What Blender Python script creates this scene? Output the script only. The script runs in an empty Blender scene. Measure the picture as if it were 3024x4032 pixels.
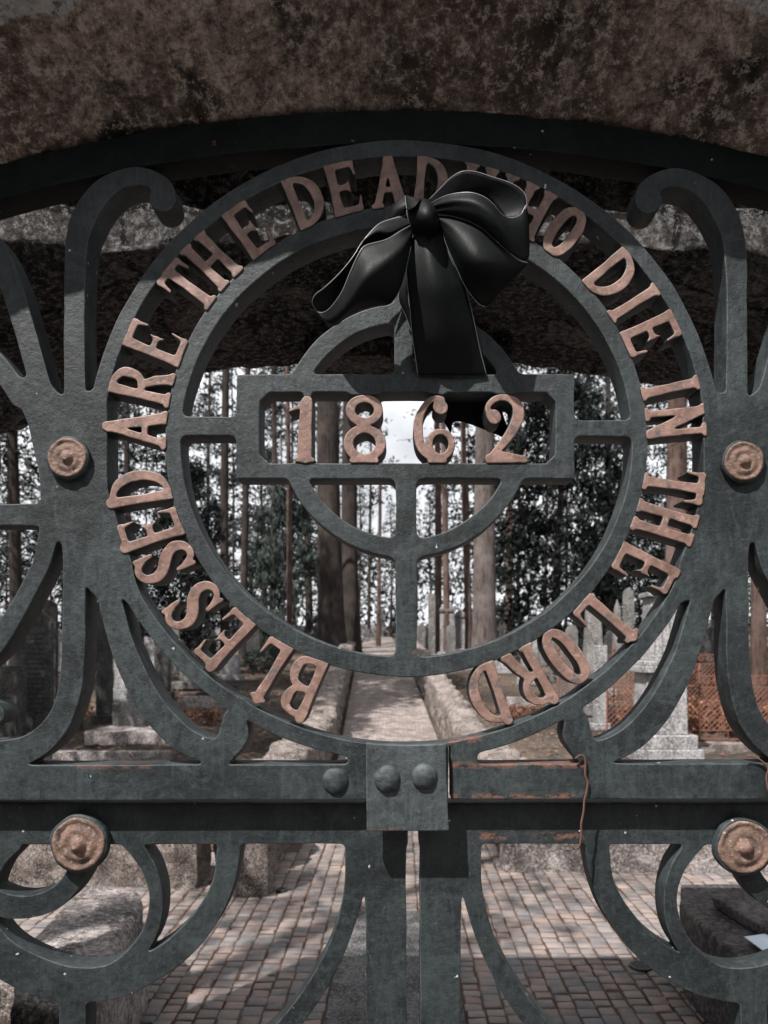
import bpy, math, random
import numpy as np
from mathutils import Vector, noise, Matrix
random.seed(7); RNG = np.random.default_rng(11)
R = math.radians
sc = bpy.context.scene
col = sc.collection

# ------------------------------------------------------------------ camera, world, sun, exposure
F = 3050.0; W_, H_ = 3024.0, 4032.0          # focal length and photo size in photo pixels
VX, VY = 1570.0, 2550.0                      # principal (horizon) point in the photo
EYE = 1.5; D0 = 1.22                         # eye height, distance camera - gate plane
def P(px, py, y=0.0):                        # photo pixel -> point in the vertical plane y
    t = D0 + y
    return Vector(((px - VX) * t / F, y, EYE + (VY - py) * t / F))
cam = bpy.data.cameras.new("camera"); co = bpy.data.objects.new("camera", cam); col.objects.link(co)
co.location = (0, -D0, EYE); co.rotation_euler = (R(90), 0, 0)
cam.sensor_fit = 'HORIZONTAL'; cam.sensor_width = 36; cam.lens = 36 * F / W_
cam.shift_x = -(VX - W_ / 2) / W_; cam.shift_y = (VY - H_ / 2) / W_
cam.clip_start = .05; cam.clip_end = 1500
cam.dof.use_dof = True; cam.dof.focus_distance = D0; cam.dof.aperture_fstop = 10
sc.camera = co
SUN = Vector((.8, 1.0, -1.95)).normalized()
sl = bpy.data.lights.new("sun", 'SUN'); so = bpy.data.objects.new("sun", sl); col.objects.link(so)
sl.energy = 5.0; sl.angle = R(.55); sl.color = (1, .95, .9)
so.rotation_euler = SUN.to_track_quat('-Z', 'Y').to_euler()
w = bpy.data.worlds.new("World"); sc.world = w; w.use_nodes = True
nt = w.node_tree; nt.nodes.clear()
out = nt.nodes.new('ShaderNodeOutputWorld'); bg = nt.nodes.new('ShaderNodeBackground')
sky = nt.nodes.new('ShaderNodeTexSky'); sky.sky_type = 'NISHITA'; sky.sun_disc = False
sky.sun_elevation = math.asin(-SUN.z); sky.sun_rotation = math.atan2(-SUN.x, -SUN.y)
hs = nt.nodes.new('ShaderNodeHueSaturation'); hs.inputs['Saturation'].default_value = .38
tcw = nt.nodes.new('ShaderNodeTexCoord'); cn = nt.nodes.new('ShaderNodeTexNoise')
cn.inputs['Scale'].default_value = 3.0; cn.inputs['Detail'].default_value = 6
cr = nt.nodes.new('ShaderNodeValToRGB'); cr.color_ramp.elements[0].position = .28; cr.color_ramp.elements[1].position = .48
mx = nt.nodes.new('ShaderNodeMixRGB'); mx.inputs['Color2'].default_value = (11.6, 11.7, 12.1, 1)
nt.links.new(tcw.outputs['Generated'], cn.inputs['Vector']); nt.links.new(cn.outputs['Fac'], cr.inputs['Fac'])
nt.links.new(sky.outputs['Color'], hs.inputs['Color']); nt.links.new(hs.outputs['Color'], mx.inputs['Color1'])
nt.links.new(cr.outputs['Color'], mx.inputs['Fac']); nt.links.new(mx.outputs['Color'], bg.inputs['Color'])
bg.inputs['Strength'].default_value = .052
nt.links.new(bg.outputs['Background'], out.inputs['Surface'])
sc.view_settings.view_transform = 'Standard'; sc.view_settings.look = 'None'
sc.view_settings.gamma = 1; sc.view_settings.exposure = 1.0
sc.render.engine = 'CYCLES'

# ------------------------------------------------------------------ material helpers
class NT:
    def __init__(s, name):
        s.m = bpy.data.materials.new(name); s.m.use_nodes = True; s.t = s.m.node_tree
        s.b = s.t.nodes['Principled BSDF']; s.tc = s.t.nodes.new('ShaderNodeTexCoord')
    def n(s, typ, **kw):
        n = s.t.nodes.new(typ)
        for k, v in kw.items():
            if k in n.inputs.keys() if hasattr(n.inputs, 'keys') else False: n.inputs[k].default_value = v
            else: setattr(n, k, v)
        return n
    def l(s, a, b): s.t.links.new(a, b)
    def noise(s, scale, detail=6, rough=.6, vec=None, stretch=None, dist=0.0):
        n = s.n('ShaderNodeTexNoise'); n.inputs['Scale'].default_value = scale
        n.inputs['Detail'].default_value = detail; n.inputs['Roughness'].default_value = rough
        n.inputs['Distortion'].default_value = dist
        v = vec or s.tc.outputs['Object']
        if stretch:
            mp = s.n('ShaderNodeMapping'); mp.inputs['Scale'].default_value = stretch; s.l(v, mp.inputs['Vector']); v = mp.outputs['Vector']
        s.l(v, n.inputs['Vector']); return n.outputs['Fac']
    def ramp(s, fac, stops):
        r = s.n('ShaderNodeValToRGB'); e = r.color_ramp.elements
        while len(e) < len(stops): e.new(.5)
        for i, (p, c) in enumerate(stops):
            e[i].position = p
            if not isinstance(c, (tuple, list)): c = (c, c, c)
            e[i].color = (*c, 1)
        s.l(fac, r.inputs['Fac']); return r.outputs['Color']
    def mix(s, fac, a, b, blend='MIX'):
        m = s.n('ShaderNodeMixRGB'); m.blend_type = blend
        for i, v in ((0, fac), (1, a), (2, b)):
            if isinstance(v, (int, float)): m.inputs[i].default_value = v if i == 0 else (v, v, v, 1)
            elif isinstance(v, (tuple, list)): m.inputs[i].default_value = (*v, 1)
            else: s.l(v, m.inputs[i])
        return m.outputs[0]
    def math(s, op, a, b=0.0):
        m = s.n('ShaderNodeMath'); m.operation = op
        for i, v in ((0, a), (1, b)):
            if isinstance(v, (int, float)): m.inputs[i].default_value = v
            else: s.l(v, m.inputs[i])
        return m.outputs[0]
    def bump(s, h, dist, strength=1.0, prev=None):
        b = s.n('ShaderNodeBump'); b.inputs['Distance'].default_value = dist; b.inputs['Strength'].default_value = strength
        s.l(h, b.inputs['Height'])
        if prev is not None: s.l(prev, b.inputs['Normal'])
        return b.outputs['Normal']
    def done(s, colr=None, rough=None, nrm=None, **kw):
        for k, v in (('Base Color', colr), ('Roughness', rough), ('Normal', nrm)):
            if v is None: continue
            if isinstance(v, (int, float)): s.b.inputs[k].default_value = v
            elif isinstance(v, tuple): s.b.inputs[k].default_value = (*v, 1)
            else: s.l(v, s.b.inputs[k])
        for k, v in kw.items(): s.b.inputs[k].default_value = v
        return s.m

def box_mask(N, x0, x1, z0, z1, soft=.006):
    sx = N.n('ShaderNodeSeparateXYZ'); N.l(N.tc.outputs['Object'], sx.inputs[0])
    def step(v, a, sgn):
        m = N.math('MULTIPLY', N.math('SUBTRACT', v, a), sgn / soft)
        c = N.n('ShaderNodeClamp'); N.l(m, c.inputs[0]); return c.outputs[0]
    a = N.math('MULTIPLY', step(sx.outputs['X'], x0, 1), step(sx.outputs['X'], x1, -1))
    b = N.math('MULTIPLY', step(sx.outputs['Z'], z0, 1), step(sx.outputs['Z'], z1, -1))
    return N.math('MULTIPLY', a, b)

def X_(px): return (px - VX) * D0 / F
def Z_(py): return EYE + (VY - py) * D0 / F

def mat_iron(name="painted iron", rust=(), base=((.0120, .0165, .0178), (.0305, .0385, .0415)), rusty=.0):
    N = NT(name)
    n1 = N.noise(9, 8, .7); n2 = N.noise(70, 6, .75)
    c = N.mix(N.ramp(N.mix(.5, n1, n2), [(.40, 0), (.60, 1)]), tuple(v * .8 for v in base[0]), tuple(v * 1.12 for v in base[1]))
    # brush marks
    br = N.noise(16, 5, .65, stretch=(3.2, 3.2, .55), dist=2.6)
    c = N.mix(N.ramp(br, [(.46, 0), (.64, .4)]), c, tuple(min(1, v * 1.5) for v in base[1]))
    br2 = N.noise(5, 6, .7, dist=.6)
    c = N.mix(N.ramp(br2, [(.46, 0), (.58, .65)]), c, tuple(v * .45 for v in base[0]))
    c = N.mix(N.ramp(N.noise(13, 8, .8, dist=1.5), [(.53, 0), (.60, .4)]), c, tuple(min(1, v * 1.6) for v in base[1]))
    sc1 = N.noise(160, 4, .8)
    c = N.mix(N.ramp(sc1, [(.58, 0), (.68, .45)]), c, tuple(min(1, v * 2.4) for v in base[1]))
    # paint worn thin on the edges
    bv = N.n('ShaderNodeBevel'); bv.samples = 4; bv.inputs['Radius'].default_value = .0028
    ge = N.n('ShaderNodeNewGeometry'); dp = N.n('ShaderNodeVectorMath'); dp.operation = 'DOT_PRODUCT'
    N.l(bv.outputs['Normal'], dp.inputs[0]); N.l(ge.outputs['Normal'], dp.inputs[1])
    eg = N.math('MULTIPLY', N.ramp(dp.outputs['Value'], [(.86, 1), (.985, 0)]), min(1, base[1][0] / .022))
    c = N.mix(N.math('MULTIPLY', N.math('MULTIPLY', eg, N.ramp(N.noise(18, 6, .75), [(.42, .15), (.58, 1)])), .75), c, (.13, .145, .15))
    # dust / pale flecks
    fl = N.ramp(N.noise(55, 2, .5), [(.755, 0), (.77, 1)])
    c = N.mix(fl, c, (.36, .38, .40))
    v = N.n('ShaderNodeTexVoronoi'); v.inputs['Scale'].default_value = 34; N.l(N.tc.outputs['Object'], v.inputs['Vector'])
    spk = N.ramp(v.outputs['Distance'], [(.055, 1), (.075, 0)])
    rare = N.ramp(N.noise(7, 2, .5), [(.56, 0), (.58, 1)])
    c = N.mix(N.math('MULTIPLY', N.math('MULTIPLY', spk, rare), .6), c, (.45, .46, .48))
    # rust chips
    chip = N.noise(42, 7, .7)
    ch = N.ramp(chip, [(.66 - rusty, 0), (.68 - rusty, 1)])
    rustc = N.mix(N.noise(90, 6, .8), (.04, .018, .014), (.20, .105, .08))
    low = N.ramp(N.noise(3.3, 2, .5), [(.54, 0), (.60, 1)])
    c = N.mix(N.math('MULTIPLY', ch, low), c, rustc)
    for (a, b, z0, z1, th) in rust:
        bm = box_mask(N, a, b, z0, z1)
        ch2 = N.ramp(N.noise(60, 8, .75, stretch=(.55, 1, 1)), [(th, 0), (th + .03, 1)])
        c = N.mix(N.math('MULTIPLY', bm, ch2), c, rustc)
    pits = N.noise(120, 5, .8)
    nr = N.bump(N.math('ADD', N.math('MULTIPLY', n1, .5), N.math('MULTIPLY', n2, .5)), .006, .6)
    nr = N.bump(pits, .0014, .5, nr)
    nr = N.bump(br, .0010, .3, nr)
    ro = N.ramp(n2, [(.3, .46), (.7, .62)])
    return N.done(c, ro, nr, **{'Specular IOR Level': .30})

def mat_copper():
    N = NT("copper coloured letter paint")
    n1 = N.noise(22, 7, .7); n2 = N.noise(130, 5, .7)
    c = N.mix(N.ramp(n1, [(.38, 0), (.62, 1)]), (.115, .066, .052), (.250, .155, .128))
    c = N.mix(N.ramp(n2, [(.56, 0), (.68, .7)]), c, (.11, .082, .072)); c = N.mix(N.ramp(N.noise(75, 5, .7), [(.58, 0), (.68, .5)]), c, (.42, .29, .25))
    c = N.mix(N.ramp(N.noise(48, 8, .75), [(.565, 0), (.60, .85)]), c, (.085, .075, .072))
    nr = N.bump(n1, .004, .6); nr = N.bump(n2, .0015, .6, nr)
    return N.done(c, .52, nr, **{'Specular IOR Level': .4})

def mat_stone(name, cols, dark=(.02, .022, .022), scale=1.0, stain=.5, bump=.02, pale=None, layered=False, moss=None, joints=False):
    N = NT(name)
    n1 = N.noise(3.2 * scale, 8, .68, dist=.3); n2 = N.noise(22 * scale, 8, .75)
    n3 = N.noise(8 * scale, 10, .72, stretch=(1, 1, 3.2) if layered else None)
    c = N.mix(N.ramp(n3, [(.32, 0), (.66, 1)]), cols[0], cols[1])
    c = N.mix(N.ramp(n2, [(.42, 0), (.68, .8)]), c, cols[2])
    c = N.mix(N.ramp(n1, [(stain - .05, 1), (stain + .06, 0)]), c, dark)
    c = N.mix(N.ramp(N.noise(45 * scale, 8, .8), [(.34, .85), (.47, 0)]), c, dark)
    c = N.mix(N.ramp(N.noise(1.7 * scale, 5, .65, dist=.8, stretch=(1.6, 1, 1)), [(.44, .75), (.56, 0)]), c, tuple(v * .5 for v in cols[0]))
    if moss: c = N.mix(N.ramp(N.noise(2.1 * scale, 5, .7), [(.52, 0), (.6, .8)]), c, moss)
    if pale:  # sunlit look of the top corners painted as pale colour on the soffit
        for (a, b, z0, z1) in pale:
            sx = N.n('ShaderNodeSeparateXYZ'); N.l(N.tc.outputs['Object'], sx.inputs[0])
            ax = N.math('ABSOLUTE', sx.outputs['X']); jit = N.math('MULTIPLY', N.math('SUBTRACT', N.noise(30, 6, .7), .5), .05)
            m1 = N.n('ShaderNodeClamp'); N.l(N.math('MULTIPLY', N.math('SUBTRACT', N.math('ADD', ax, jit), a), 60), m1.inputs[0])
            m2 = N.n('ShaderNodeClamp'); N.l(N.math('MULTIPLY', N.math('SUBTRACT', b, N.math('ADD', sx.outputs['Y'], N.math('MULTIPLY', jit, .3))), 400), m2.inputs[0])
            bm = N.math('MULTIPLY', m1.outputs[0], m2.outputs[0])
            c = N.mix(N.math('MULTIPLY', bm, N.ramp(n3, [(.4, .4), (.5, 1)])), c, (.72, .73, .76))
    jn = None
    if joints:
        sp = N.n('ShaderNodeSeparateXYZ'); N.l(N.tc.outputs['Object'], sp.inputs[0]); cb = N.n('ShaderNodeCombineXYZ')
        wv = N.math('MULTIPLY', N.math('SUBTRACT', N.noise(6, 5, .7), .5), .09)
        N.l(N.math('ADD', sp.outputs['X'], wv), cb.inputs[0]); N.l(N.math('ADD', N.math('ADD', sp.outputs['Z'], sp.outputs['Y']), wv), cb.inputs[1])
        bt_ = N.n('ShaderNodeTexBrick'); bt_.inputs['Scale'].default_value = 1; bt_.inputs['Brick Width'].default_value = .40; bt_.inputs['Row Height'].default_value = .17
        bt_.inputs['Mortar Size'].default_value = .012; bt_.inputs['Mortar Smooth'].default_value = .6
        bt_.inputs['Color1'].default_value = (.45, .45, .45, 1); bt_.inputs['Color2'].default_value = (1.5, 1.5, 1.5, 1); bt_.inputs['Mortar'].default_value = (.12, .12, .12, 1)
        N.l(cb.outputs[0], bt_.inputs['Vector']); c = N.mix(1.0, c, bt_.outputs['Color'], 'MULTIPLY'); jn = bt_.outputs['Fac']
    cr_ = N.n('ShaderNodeTexVoronoi'); cr_.feature = 'DISTANCE_TO_EDGE'; cr_.inputs['Scale'].default_value = 3.3 * scale
    dm = N.n('ShaderNodeMixRGB'); dm.inputs[0].default_value = .22
    nn = N.n('ShaderNodeTexNoise'); nn.inputs['Scale'].default_value = 7 * scale; nn.inputs['Detail'].default_value = 6
    N.l(N.tc.outputs['Object'], nn.inputs['Vector']); N.l(N.tc.outputs['Object'], dm.inputs[1]); N.l(nn.outputs['Color'], dm.inputs[2])
    N.l(dm.outputs[0], cr_.inputs['Vector'])
    crack = N.ramp(cr_.outputs['Distance'], [(.0, 0), (.012, 1)])
    c = N.mix(N.math('MULTIPLY', N.math('SUBTRACT', 1.0, crack), .55), c, tuple(v * .35 for v in cols[0]))
    gr = N.noise(38 * scale, 9, .85)
    c = N.mix(N.ramp(gr, [(.52, 0), (.57, .7)]), c, tuple(min(1, v * 1.3) for v in cols[2]))
    c = N.mix(N.ramp(gr, [(.42, .8), (.47, 0)]), c, tuple(v * .25 for v in cols[0]))
    nr = N.bump(n3, bump, .9); nr = N.bump(n2, bump * .7, .95, nr)
    nr = N.bump(N.noise(90 * scale, 6, .8), bump * .18, .8, nr)
    if jn is not None: nr = N.bump(jn, .03, -1.0, nr)
    return N.done(c, .92, nr, **{'Specular IOR Level': .2})

M = {}
M['iron'] = mat_iron("dark painted iron", rust=[(X_(1760), X_(2300), Z_(3152), Z_(3118), .49), (X_(1770), X_(2330), Z_(3030), Z_(2995), .47),
    (X_(290), X_(600), Z_(3032), Z_(3010), .47), (X_(290), X_(520), Z_(3156), Z_(3135), .52), (X_(1740), X_(1900), Z_(2935), Z_(2890), .50),
    (X_(1560), X_(1800), Z_(2580), Z_(2555), .55), (X_(2460), X_(2800), Z_(3152), Z_(3128), .55)])
M['iron_leaf'] = mat_iron("dark painted iron of the leaves", rust=[(X_(1860), X_(2330), .0 + Z_(3330) , Z_(3290), .52)], base=((.0110, .0152, .0164), (.0235, .0300, .0325)))
M['iron_shade'] = mat_iron('arched bar iron darkened for shade', base=((.0035, .005, .0053), (.0065, .0085, .009)))  # shade at the arch top painted into this darker iron colour
M['iron_shade'].node_tree.nodes['Principled BSDF'].inputs['Specular IOR Level'].default_value = .10
M['plate'] = mat_iron("dark painted iron plate", base=((.024, .030, .033), (.046, .055, .060)), rust=[(X_(1440), X_(1580), Z_(3285), Z_(3245), .5)])
M['copper'] = mat_copper()
def mat_rosette():
    N = NT("worn bronze coloured rosette paint")
    n1 = N.noise(30, 7, .75); n2 = N.noise(110, 5, .7)
    c = N.mix(N.ramp(n1, [(.36, 0), (.62, 1)]), (.07, .046, .038), (.19, .118, .090))
    c = N.mix(N.ramp(n2, [(.56, 0), (.66, .9)]), c, (.32, .24, .21))
    c = N.mix(N.ramp(N.noise(40, 8, .8), [(.58, 0), (.62, 1)]), c, (.05, .042, .038))
    nr = N.bump(n1, .008, .7); nr = N.bump(n2, .003, .7, nr)
    return N.done(c, .6, nr, **{'Specular IOR Level': .3})
M['rosette'] = mat_rosette()
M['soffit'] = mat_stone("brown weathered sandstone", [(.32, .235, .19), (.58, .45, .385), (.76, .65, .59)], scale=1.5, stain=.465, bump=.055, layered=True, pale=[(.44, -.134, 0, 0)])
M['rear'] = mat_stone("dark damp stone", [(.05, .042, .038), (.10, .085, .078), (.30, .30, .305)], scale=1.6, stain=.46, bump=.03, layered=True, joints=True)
M['pale'] = mat_stone("pale rough stone", [(.17, .145, .135), (.32, .28, .27), (.50, .46, .45)], dark=(.07, .058, .052), stain=.43, bump=.03, scale=1.4)
M['rubble'] = mat_stone("pinkish rubble stone", [(.12, .085, .07), (.26, .205, .18), (.44, .41, .39)], dark=(.04, .035, .03), stain=.44, bump=.03, scale=2.6)
M['headdark'] = mat_stone("dark lichened headstone", [(.035, .037, .037), (.06, .06, .06), (.09, .085, .08)], dark=(.02, .022, .022), stain=.45, bump=.008, scale=1.2)
M['headgrey'] = mat_stone("grey headstone", [(.10, .10, .10), (.17, .165, .16), (.24, .23, .22)], dark=(.05, .05, .05), stain=.40, bump=.008, scale=1.1)
M['headpale'] = mat_stone("pale headstone", [(.20, .195, .20), (.30, .295, .30), (.36, .355, .36)], dark=(.11, .10, .10), stain=.34, bump=.004, scale=.8)
M['slabdark'] = mat_stone("dark grainy stone slab", [(.06, .06, .062), (.10, .098, .098), (.18, .175, .175)], dark=(.035, .035, .036), stain=.40, bump=.008, scale=2.4)
M['bench'] = mat_stone("dark smooth stone", [(.045, .042, .042), (.075, .068, .066), (.12, .105, .10)], dark=(.025, .025, .026), stain=.42, bump=.006, scale=1.3)

def mat_setts():
    N = NT("granite setts")
    oi = N.n('ShaderNodeAttribute'); oi.attribute_name = 'sett'; 
    c = N.ramp(oi.outputs['Fac'], [(0, (.065, .068, .072)), (.35, (.09, .09, .093)), (.65, (.115, .105, .102)), (.85, (.16, .142, .136)), (1, (.095, .072, .062))])
    n = N.noise(60, 7, .75); n2 = N.noise(6, 5, .6)
    c = N.mix(N.ramp(n, [(.35, .6), (.62, 0)]), c, (.10, .10, .10))
    c = N.mix(N.ramp(n2, [(.42, 0), (.65, .6)]), c, (.20, .145, .12))
    c = N.mix(1.0, c, (1.35, 1.32, 1.32), 'MULTIPLY')
    return N.done(c, .8, N.bump(n, .006, .7), **{'Specular IOR Level': .25})
M['setts'] = mat_setts()
def mat_dirt(name, a, b, cc, sc_=4.0, litter=None):
    N = NT(name)
    c = N.mix(N.ramp(N.noise(sc_, 8, .7), [(.35, 0), (.65, 1)]), a, b)
    c = N.mix(N.ramp(N.noise(sc_ * 9, 6, .8), [(.5, 0), (.66, .9)]), c, cc)
    c = N.mix(N.ramp(N.noise(sc_ * .25, 4, .6), [(.45, 0), (.6, .8)]), c, tuple(v * .5 for v in a))
    return N.done(c, .95, N.bump(N.noise(sc_ * 7, 8, .8), .05, .9), **{'Specular IOR Level': .1})
M['joint'] = mat_dirt("rusty brown joint soil", (.15, .098, .074), (.21, .145, .115), (.15, .13, .118), 12)
M['ground'] = mat_dirt("leaf littered ground", (.04, .036, .031), (.11, .078, .06), (.20, .165, .15), 1.6)
def mat_path():
    N = NT("sett path far")
    br = N.n('ShaderNodeTexBrick'); br.inputs['Scale'].default_value = 1.0
    br.inputs['Brick Width'].default_value = .13; br.inputs['Row Height'].default_value = .09; br.inputs['Mortar Size'].default_value = .008
    br.inputs['Color1'].default_value = (.08, .078, .08, 1); br.inputs['Color2'].default_value = (.25, .225, .215, 1); br.inputs['Mortar'].default_value = (.14, .085, .06, 1)
    N.l(N.tc.outputs['Object'], br.inputs['Vector'])
    c = N.mix(N.ramp(N.noise(2.5, 6, .7), [(.44, 0), (.60, .75)]), br.outputs['Color'], (.10, .078, .068))
    c = N.mix(N.ramp(N.noise(30, 5, .7), [(.5, 0), (.62, .5)]), c, (.36, .33, .32))
    return N.done(c, .85, N.bump(br.outputs['Fac'], .01, -.6), **{'Specular IOR Level': .2})
M['path'] = mat_path()
M['fore'] = mat_dirt('pale bounce forecourt', (.26, .24, .22), (.36, .335, .315), (.42, .40, .38), 3)  # paleness set to bounce sunlight up onto the soffit
def mat_bark(name, a, b, cc):
    N = NT(name)
    n = N.noise(7, 8, .75, stretch=(3, 3, .35)); n2 = N.noise(1.2, 4, .6)
    c = N.mix(N.ramp(n, [(.38, 0), (.6, 1)]), a, b)
    c = N.mix(N.ramp(n2, [(.48, 0), (.62, .7)]), c, cc)
    return N.done(c, .95, N.bump(n, .08, 1.0), **{'Specular IOR Level': .1})
M['bark_dark'] = mat_bark("dark bark", (.018, .016, .016), (.050, .042, .039), (.085, .066, .058))
M['bark_pink'] = mat_bark("pinkish pine bark", (.055, .036, .031), (.135, .092, .078), (.21, .16, .145))
M['bark_grey'] = mat_bark("grey bark", (.05, .041, .038), (.15, .125, .117), (.21, .18, .172))
def mat_leaf(name, a, b, cc):
    N = NT(name)
    c = N.mix(N.ramp(N.noise(1.1, 4, .6), [(.4, 0), (.62, 1)]), a, b)
    c = N.mix(N.ramp(N.noise(9, 3, .6), [(.55, 0), (.7, .8)]), c, cc)
    return N.done(c, .75, None, **{'Specular IOR Level': .12})
M['leaf'] = mat_leaf("dark conifer foliage", (.016, .021, .021), (.034, .041, .040), (.075, .082, .08))
M['leaf_grn'] = mat_leaf("drooping green foliage", (.026, .035, .032), (.058, .072, .066), (.11, .125, .118))
M['leaf_yew'] = mat_leaf("near black yew foliage", (.006, .0085, .0085), (.013, .017, .016), (.022, .026, .024))
M['leaf_brn'] = mat_leaf("dead brown bracken", (.09, .05, .035), (.22, .11, .07), (.30, .20, .16))
def mat_rust():
    N = NT("flaking rust")
    c = N.mix(N.noise(14, 7, .75), (.07, .028, .018), (.24, .10, .062))
    return N.done(c, .9, N.bump(N.noise(60, 5, .7), .006, .6))
M['rust'] = mat_rust()
def mat_satin():
    N = NT("black satin")
    wv = N.noise(500, 2, .5)
    return N.done((.0035, .0045, .005), N.ramp(wv, [(.3, .50), (.7, .62)]), N.bump(N.noise(28, 5, .6, stretch=(1, 1, .4)), .004, .35, N.bump(wv, .0003, .5)), **{'Specular IOR Level': .12, 'Sheen Weight': .0, 'Sheen Roughness': .4})
M['satin'] = mat_satin()
N = NT("satin hem"); M['edge_glint'] = N.done((.16, .165, .175), .35, None)  # satin edges catching the light, painted as brighter thin strips
N = NT("rusty wire"); M['wire'] = N.done(N.mix(N.noise(60, 5, .7), (.035, .018, .013), (.15, .068, .047)), .85, None)
N = NT("paper"); M['paper'] = N.done(N.mix(N.noise(8, 3, .6), (.55, .66, .78), (.68, .76, .84)), .6, None)
N = NT("galvanised conduit"); M['cable'] = N.done((.05, .05, .052), .6, None)
N = NT("inscription"); M['inscr'] = N.done((.012, .012, .013), .9, None)
N = NT("drain iron"); M['drain'] = N.done((.035, .035, .036), .55, N.bump(N.noise(40, 3, .6), .004, .5))

# ------------------------------------------------------------------ object helpers
def empty(name, loc=(0, 0, 0), label=None, cat=None, group=None):
    o = bpy.data.objects.new(name, None); col.objects.link(o); o.location = loc; o.empty_display_size = .1
    tag(o, label, cat, group); return o
def tag(o, label=None, cat=None, group=None, kind=None):
    if label: o['label'] = label
    if cat: o['category'] = cat
    if group: o['group'] = group
    if kind: o['kind'] = kind
    return o
def link(name, me, mats, parent=None, smooth=None, loc=None):
    o = bpy.data.objects.new(name, me); col.objects.link(o)
    for m in (mats if isinstance(mats, (list, tuple)) else [mats]):
        if m is not None: me.materials.append(m)
    if smooth is not None:
        me.polygons.foreach_set('use_smooth', [True] * len(me.polygons))
        if smooth < 180: me.set_sharp_from_angle(angle=R(smooth))
    if parent: o.parent = parent; 
    if parent and parent.type == 'EMPTY' and loc is None:
        o.location = tuple(-v for v in parent.location) if parent.get('_world') else (0, 0, 0)
    if loc is not None: o.location = loc
    return o
def pmesh(name, V, Fc, mats, parent=None, smooth=40, loc=None):
    me = bpy.data.meshes.new(name); me.from_pydata([tuple(v) for v in V], [], Fc); me.validate(); me.update()
    return link(name, me, mats, parent, smooth, loc)
class MB:
    def __init__(s): s.v = []; s.f = []
    def add(s, v, f):
        k = len(s.v); s.v += [tuple(a) for a in v]; s.f += [tuple(i + k for i in q) for q in f]; return s
    def box(s, x0, x1, y0, y1, z0, z1, rz=0, jit=0, taper=0):
        cx, cy = (x0 + x1) / 2, (y0 + y1) / 2; v = []
        for z in (z0, z1):
            k = 1 - taper if z == z1 else 1
            for x, y in ((x0, y0), (x1, y0), (x1, y1), (x0, y1)):
                dx, dy = (x - cx) * k, (y - cy) * k
                v.append((cx + dx * math.cos(rz) - dy * math.sin(rz) + random.uniform(-jit, jit), cy + dx * math.sin(rz) + dy * math.cos(rz) + random.uniform(-jit, jit), z + random.uniform(-jit, jit)))
        return s.add(v, [(3, 2, 1, 0), (4, 5, 6, 7), (0, 1, 5, 4), (1, 2, 6, 5), (2, 3, 7, 6), (3, 0, 4, 7)])
    def tube(s, pts, rad, n=8, cap=True):
        pts = [Vector(p) for p in pts]; m = len(pts); v = []; f = []
        for i, p in enumerate(pts):
            d = (pts[min(i + 1, m - 1)] - pts[max(i - 1, 0)]).normalized()
            a = d.orthogonal().normalized() if abs(d.z) > .999 or i == 0 else (pa - d * pa.dot(d)).normalized()
            pa = a; b = d.cross(a); r = rad[i] if isinstance(rad, (list, tuple)) else rad
            for k in range(n):
                t = 2 * math.pi * k / n; v.append(p + (a * math.cos(t) + b * math.sin(t)) * r)
        for i in range(m - 1):
            for k in range(n):
                k2 = (k + 1) % n; f.append((i * n + k, i * n + k2, (i + 1) * n + k2, (i + 1) * n + k))
        if cap: f.append(tuple(range(n - 1, -1, -1))); f.append(tuple((m - 1) * n + k for k in range(n)))
        return s.add(v, f)
    def build(s, name, mats, parent=None, smooth=40, loc=None): return pmesh(name, s.v, s.f, mats, parent, smooth, loc)
def bevel(o, w_, seg=2):
    m = o.modifiers.new('bevel', 'BEVEL'); m.width = w_; m.segments = seg; m.limit_method = 'ANGLE'; return o
def rough_block(name, x0, x1, y0, y1, z0, z1, mats, parent=None, n=.02, seg=.05, loc=None, rnd=.03, seed=0, rz=0, freq=6):
    """a stone block: subdivided box with rounded corners and noise"""
    import bmesh
    bm = bmesh.new(); bmesh.ops.create_cube(bm, size=1)
    sx, sy, sz = x1 - x0, y1 - y0, z1 - z0
    bmesh.ops.scale(bm, vec=(sx, sy, sz), verts=bm.verts)
    bmesh.ops.bevel(bm, geom=bm.edges[:], offset=rnd, segments=2, profile=.6, affect='EDGES')
    for ax, L in ((0, sx), (1, sy), (2, sz)):
        k = max(1, min(60, int(L / seg)))
        for i in range(1, k):
            c = [0, 0, 0]; c[ax] = -L / 2 + L * i / k; nn = [0, 0, 0]; nn[ax] = 1
            bmesh.ops.bisect_plane(bm, geom=bm.verts[:] + bm.edges[:] + bm.faces[:], plane_co=c, plane_no=nn)
    bm.normal_update()
    for v in bm.verts:
        q = Vector((v.co.x + seed * 3.1, v.co.y + seed, v.co.z))
        d = noise.noise(q * freq) * n + noise.noise(q * freq * 3.3) * n * .5
        v.co += v.normal * d
    bmesh.ops.rotate(bm, verts=bm.verts, matrix=Matrix.Rotation(rz, 3, 'Z'))
    bmesh.ops.translate(bm, verts=bm.verts, vec=((x0 + x1) / 2, (y0 + y1) / 2, (z0 + z1) / 2))
    me = bpy.data.meshes.new(name); bm.to_mesh(me); bm.free()
    return link(name, me, mats, parent, 50, loc)

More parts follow.
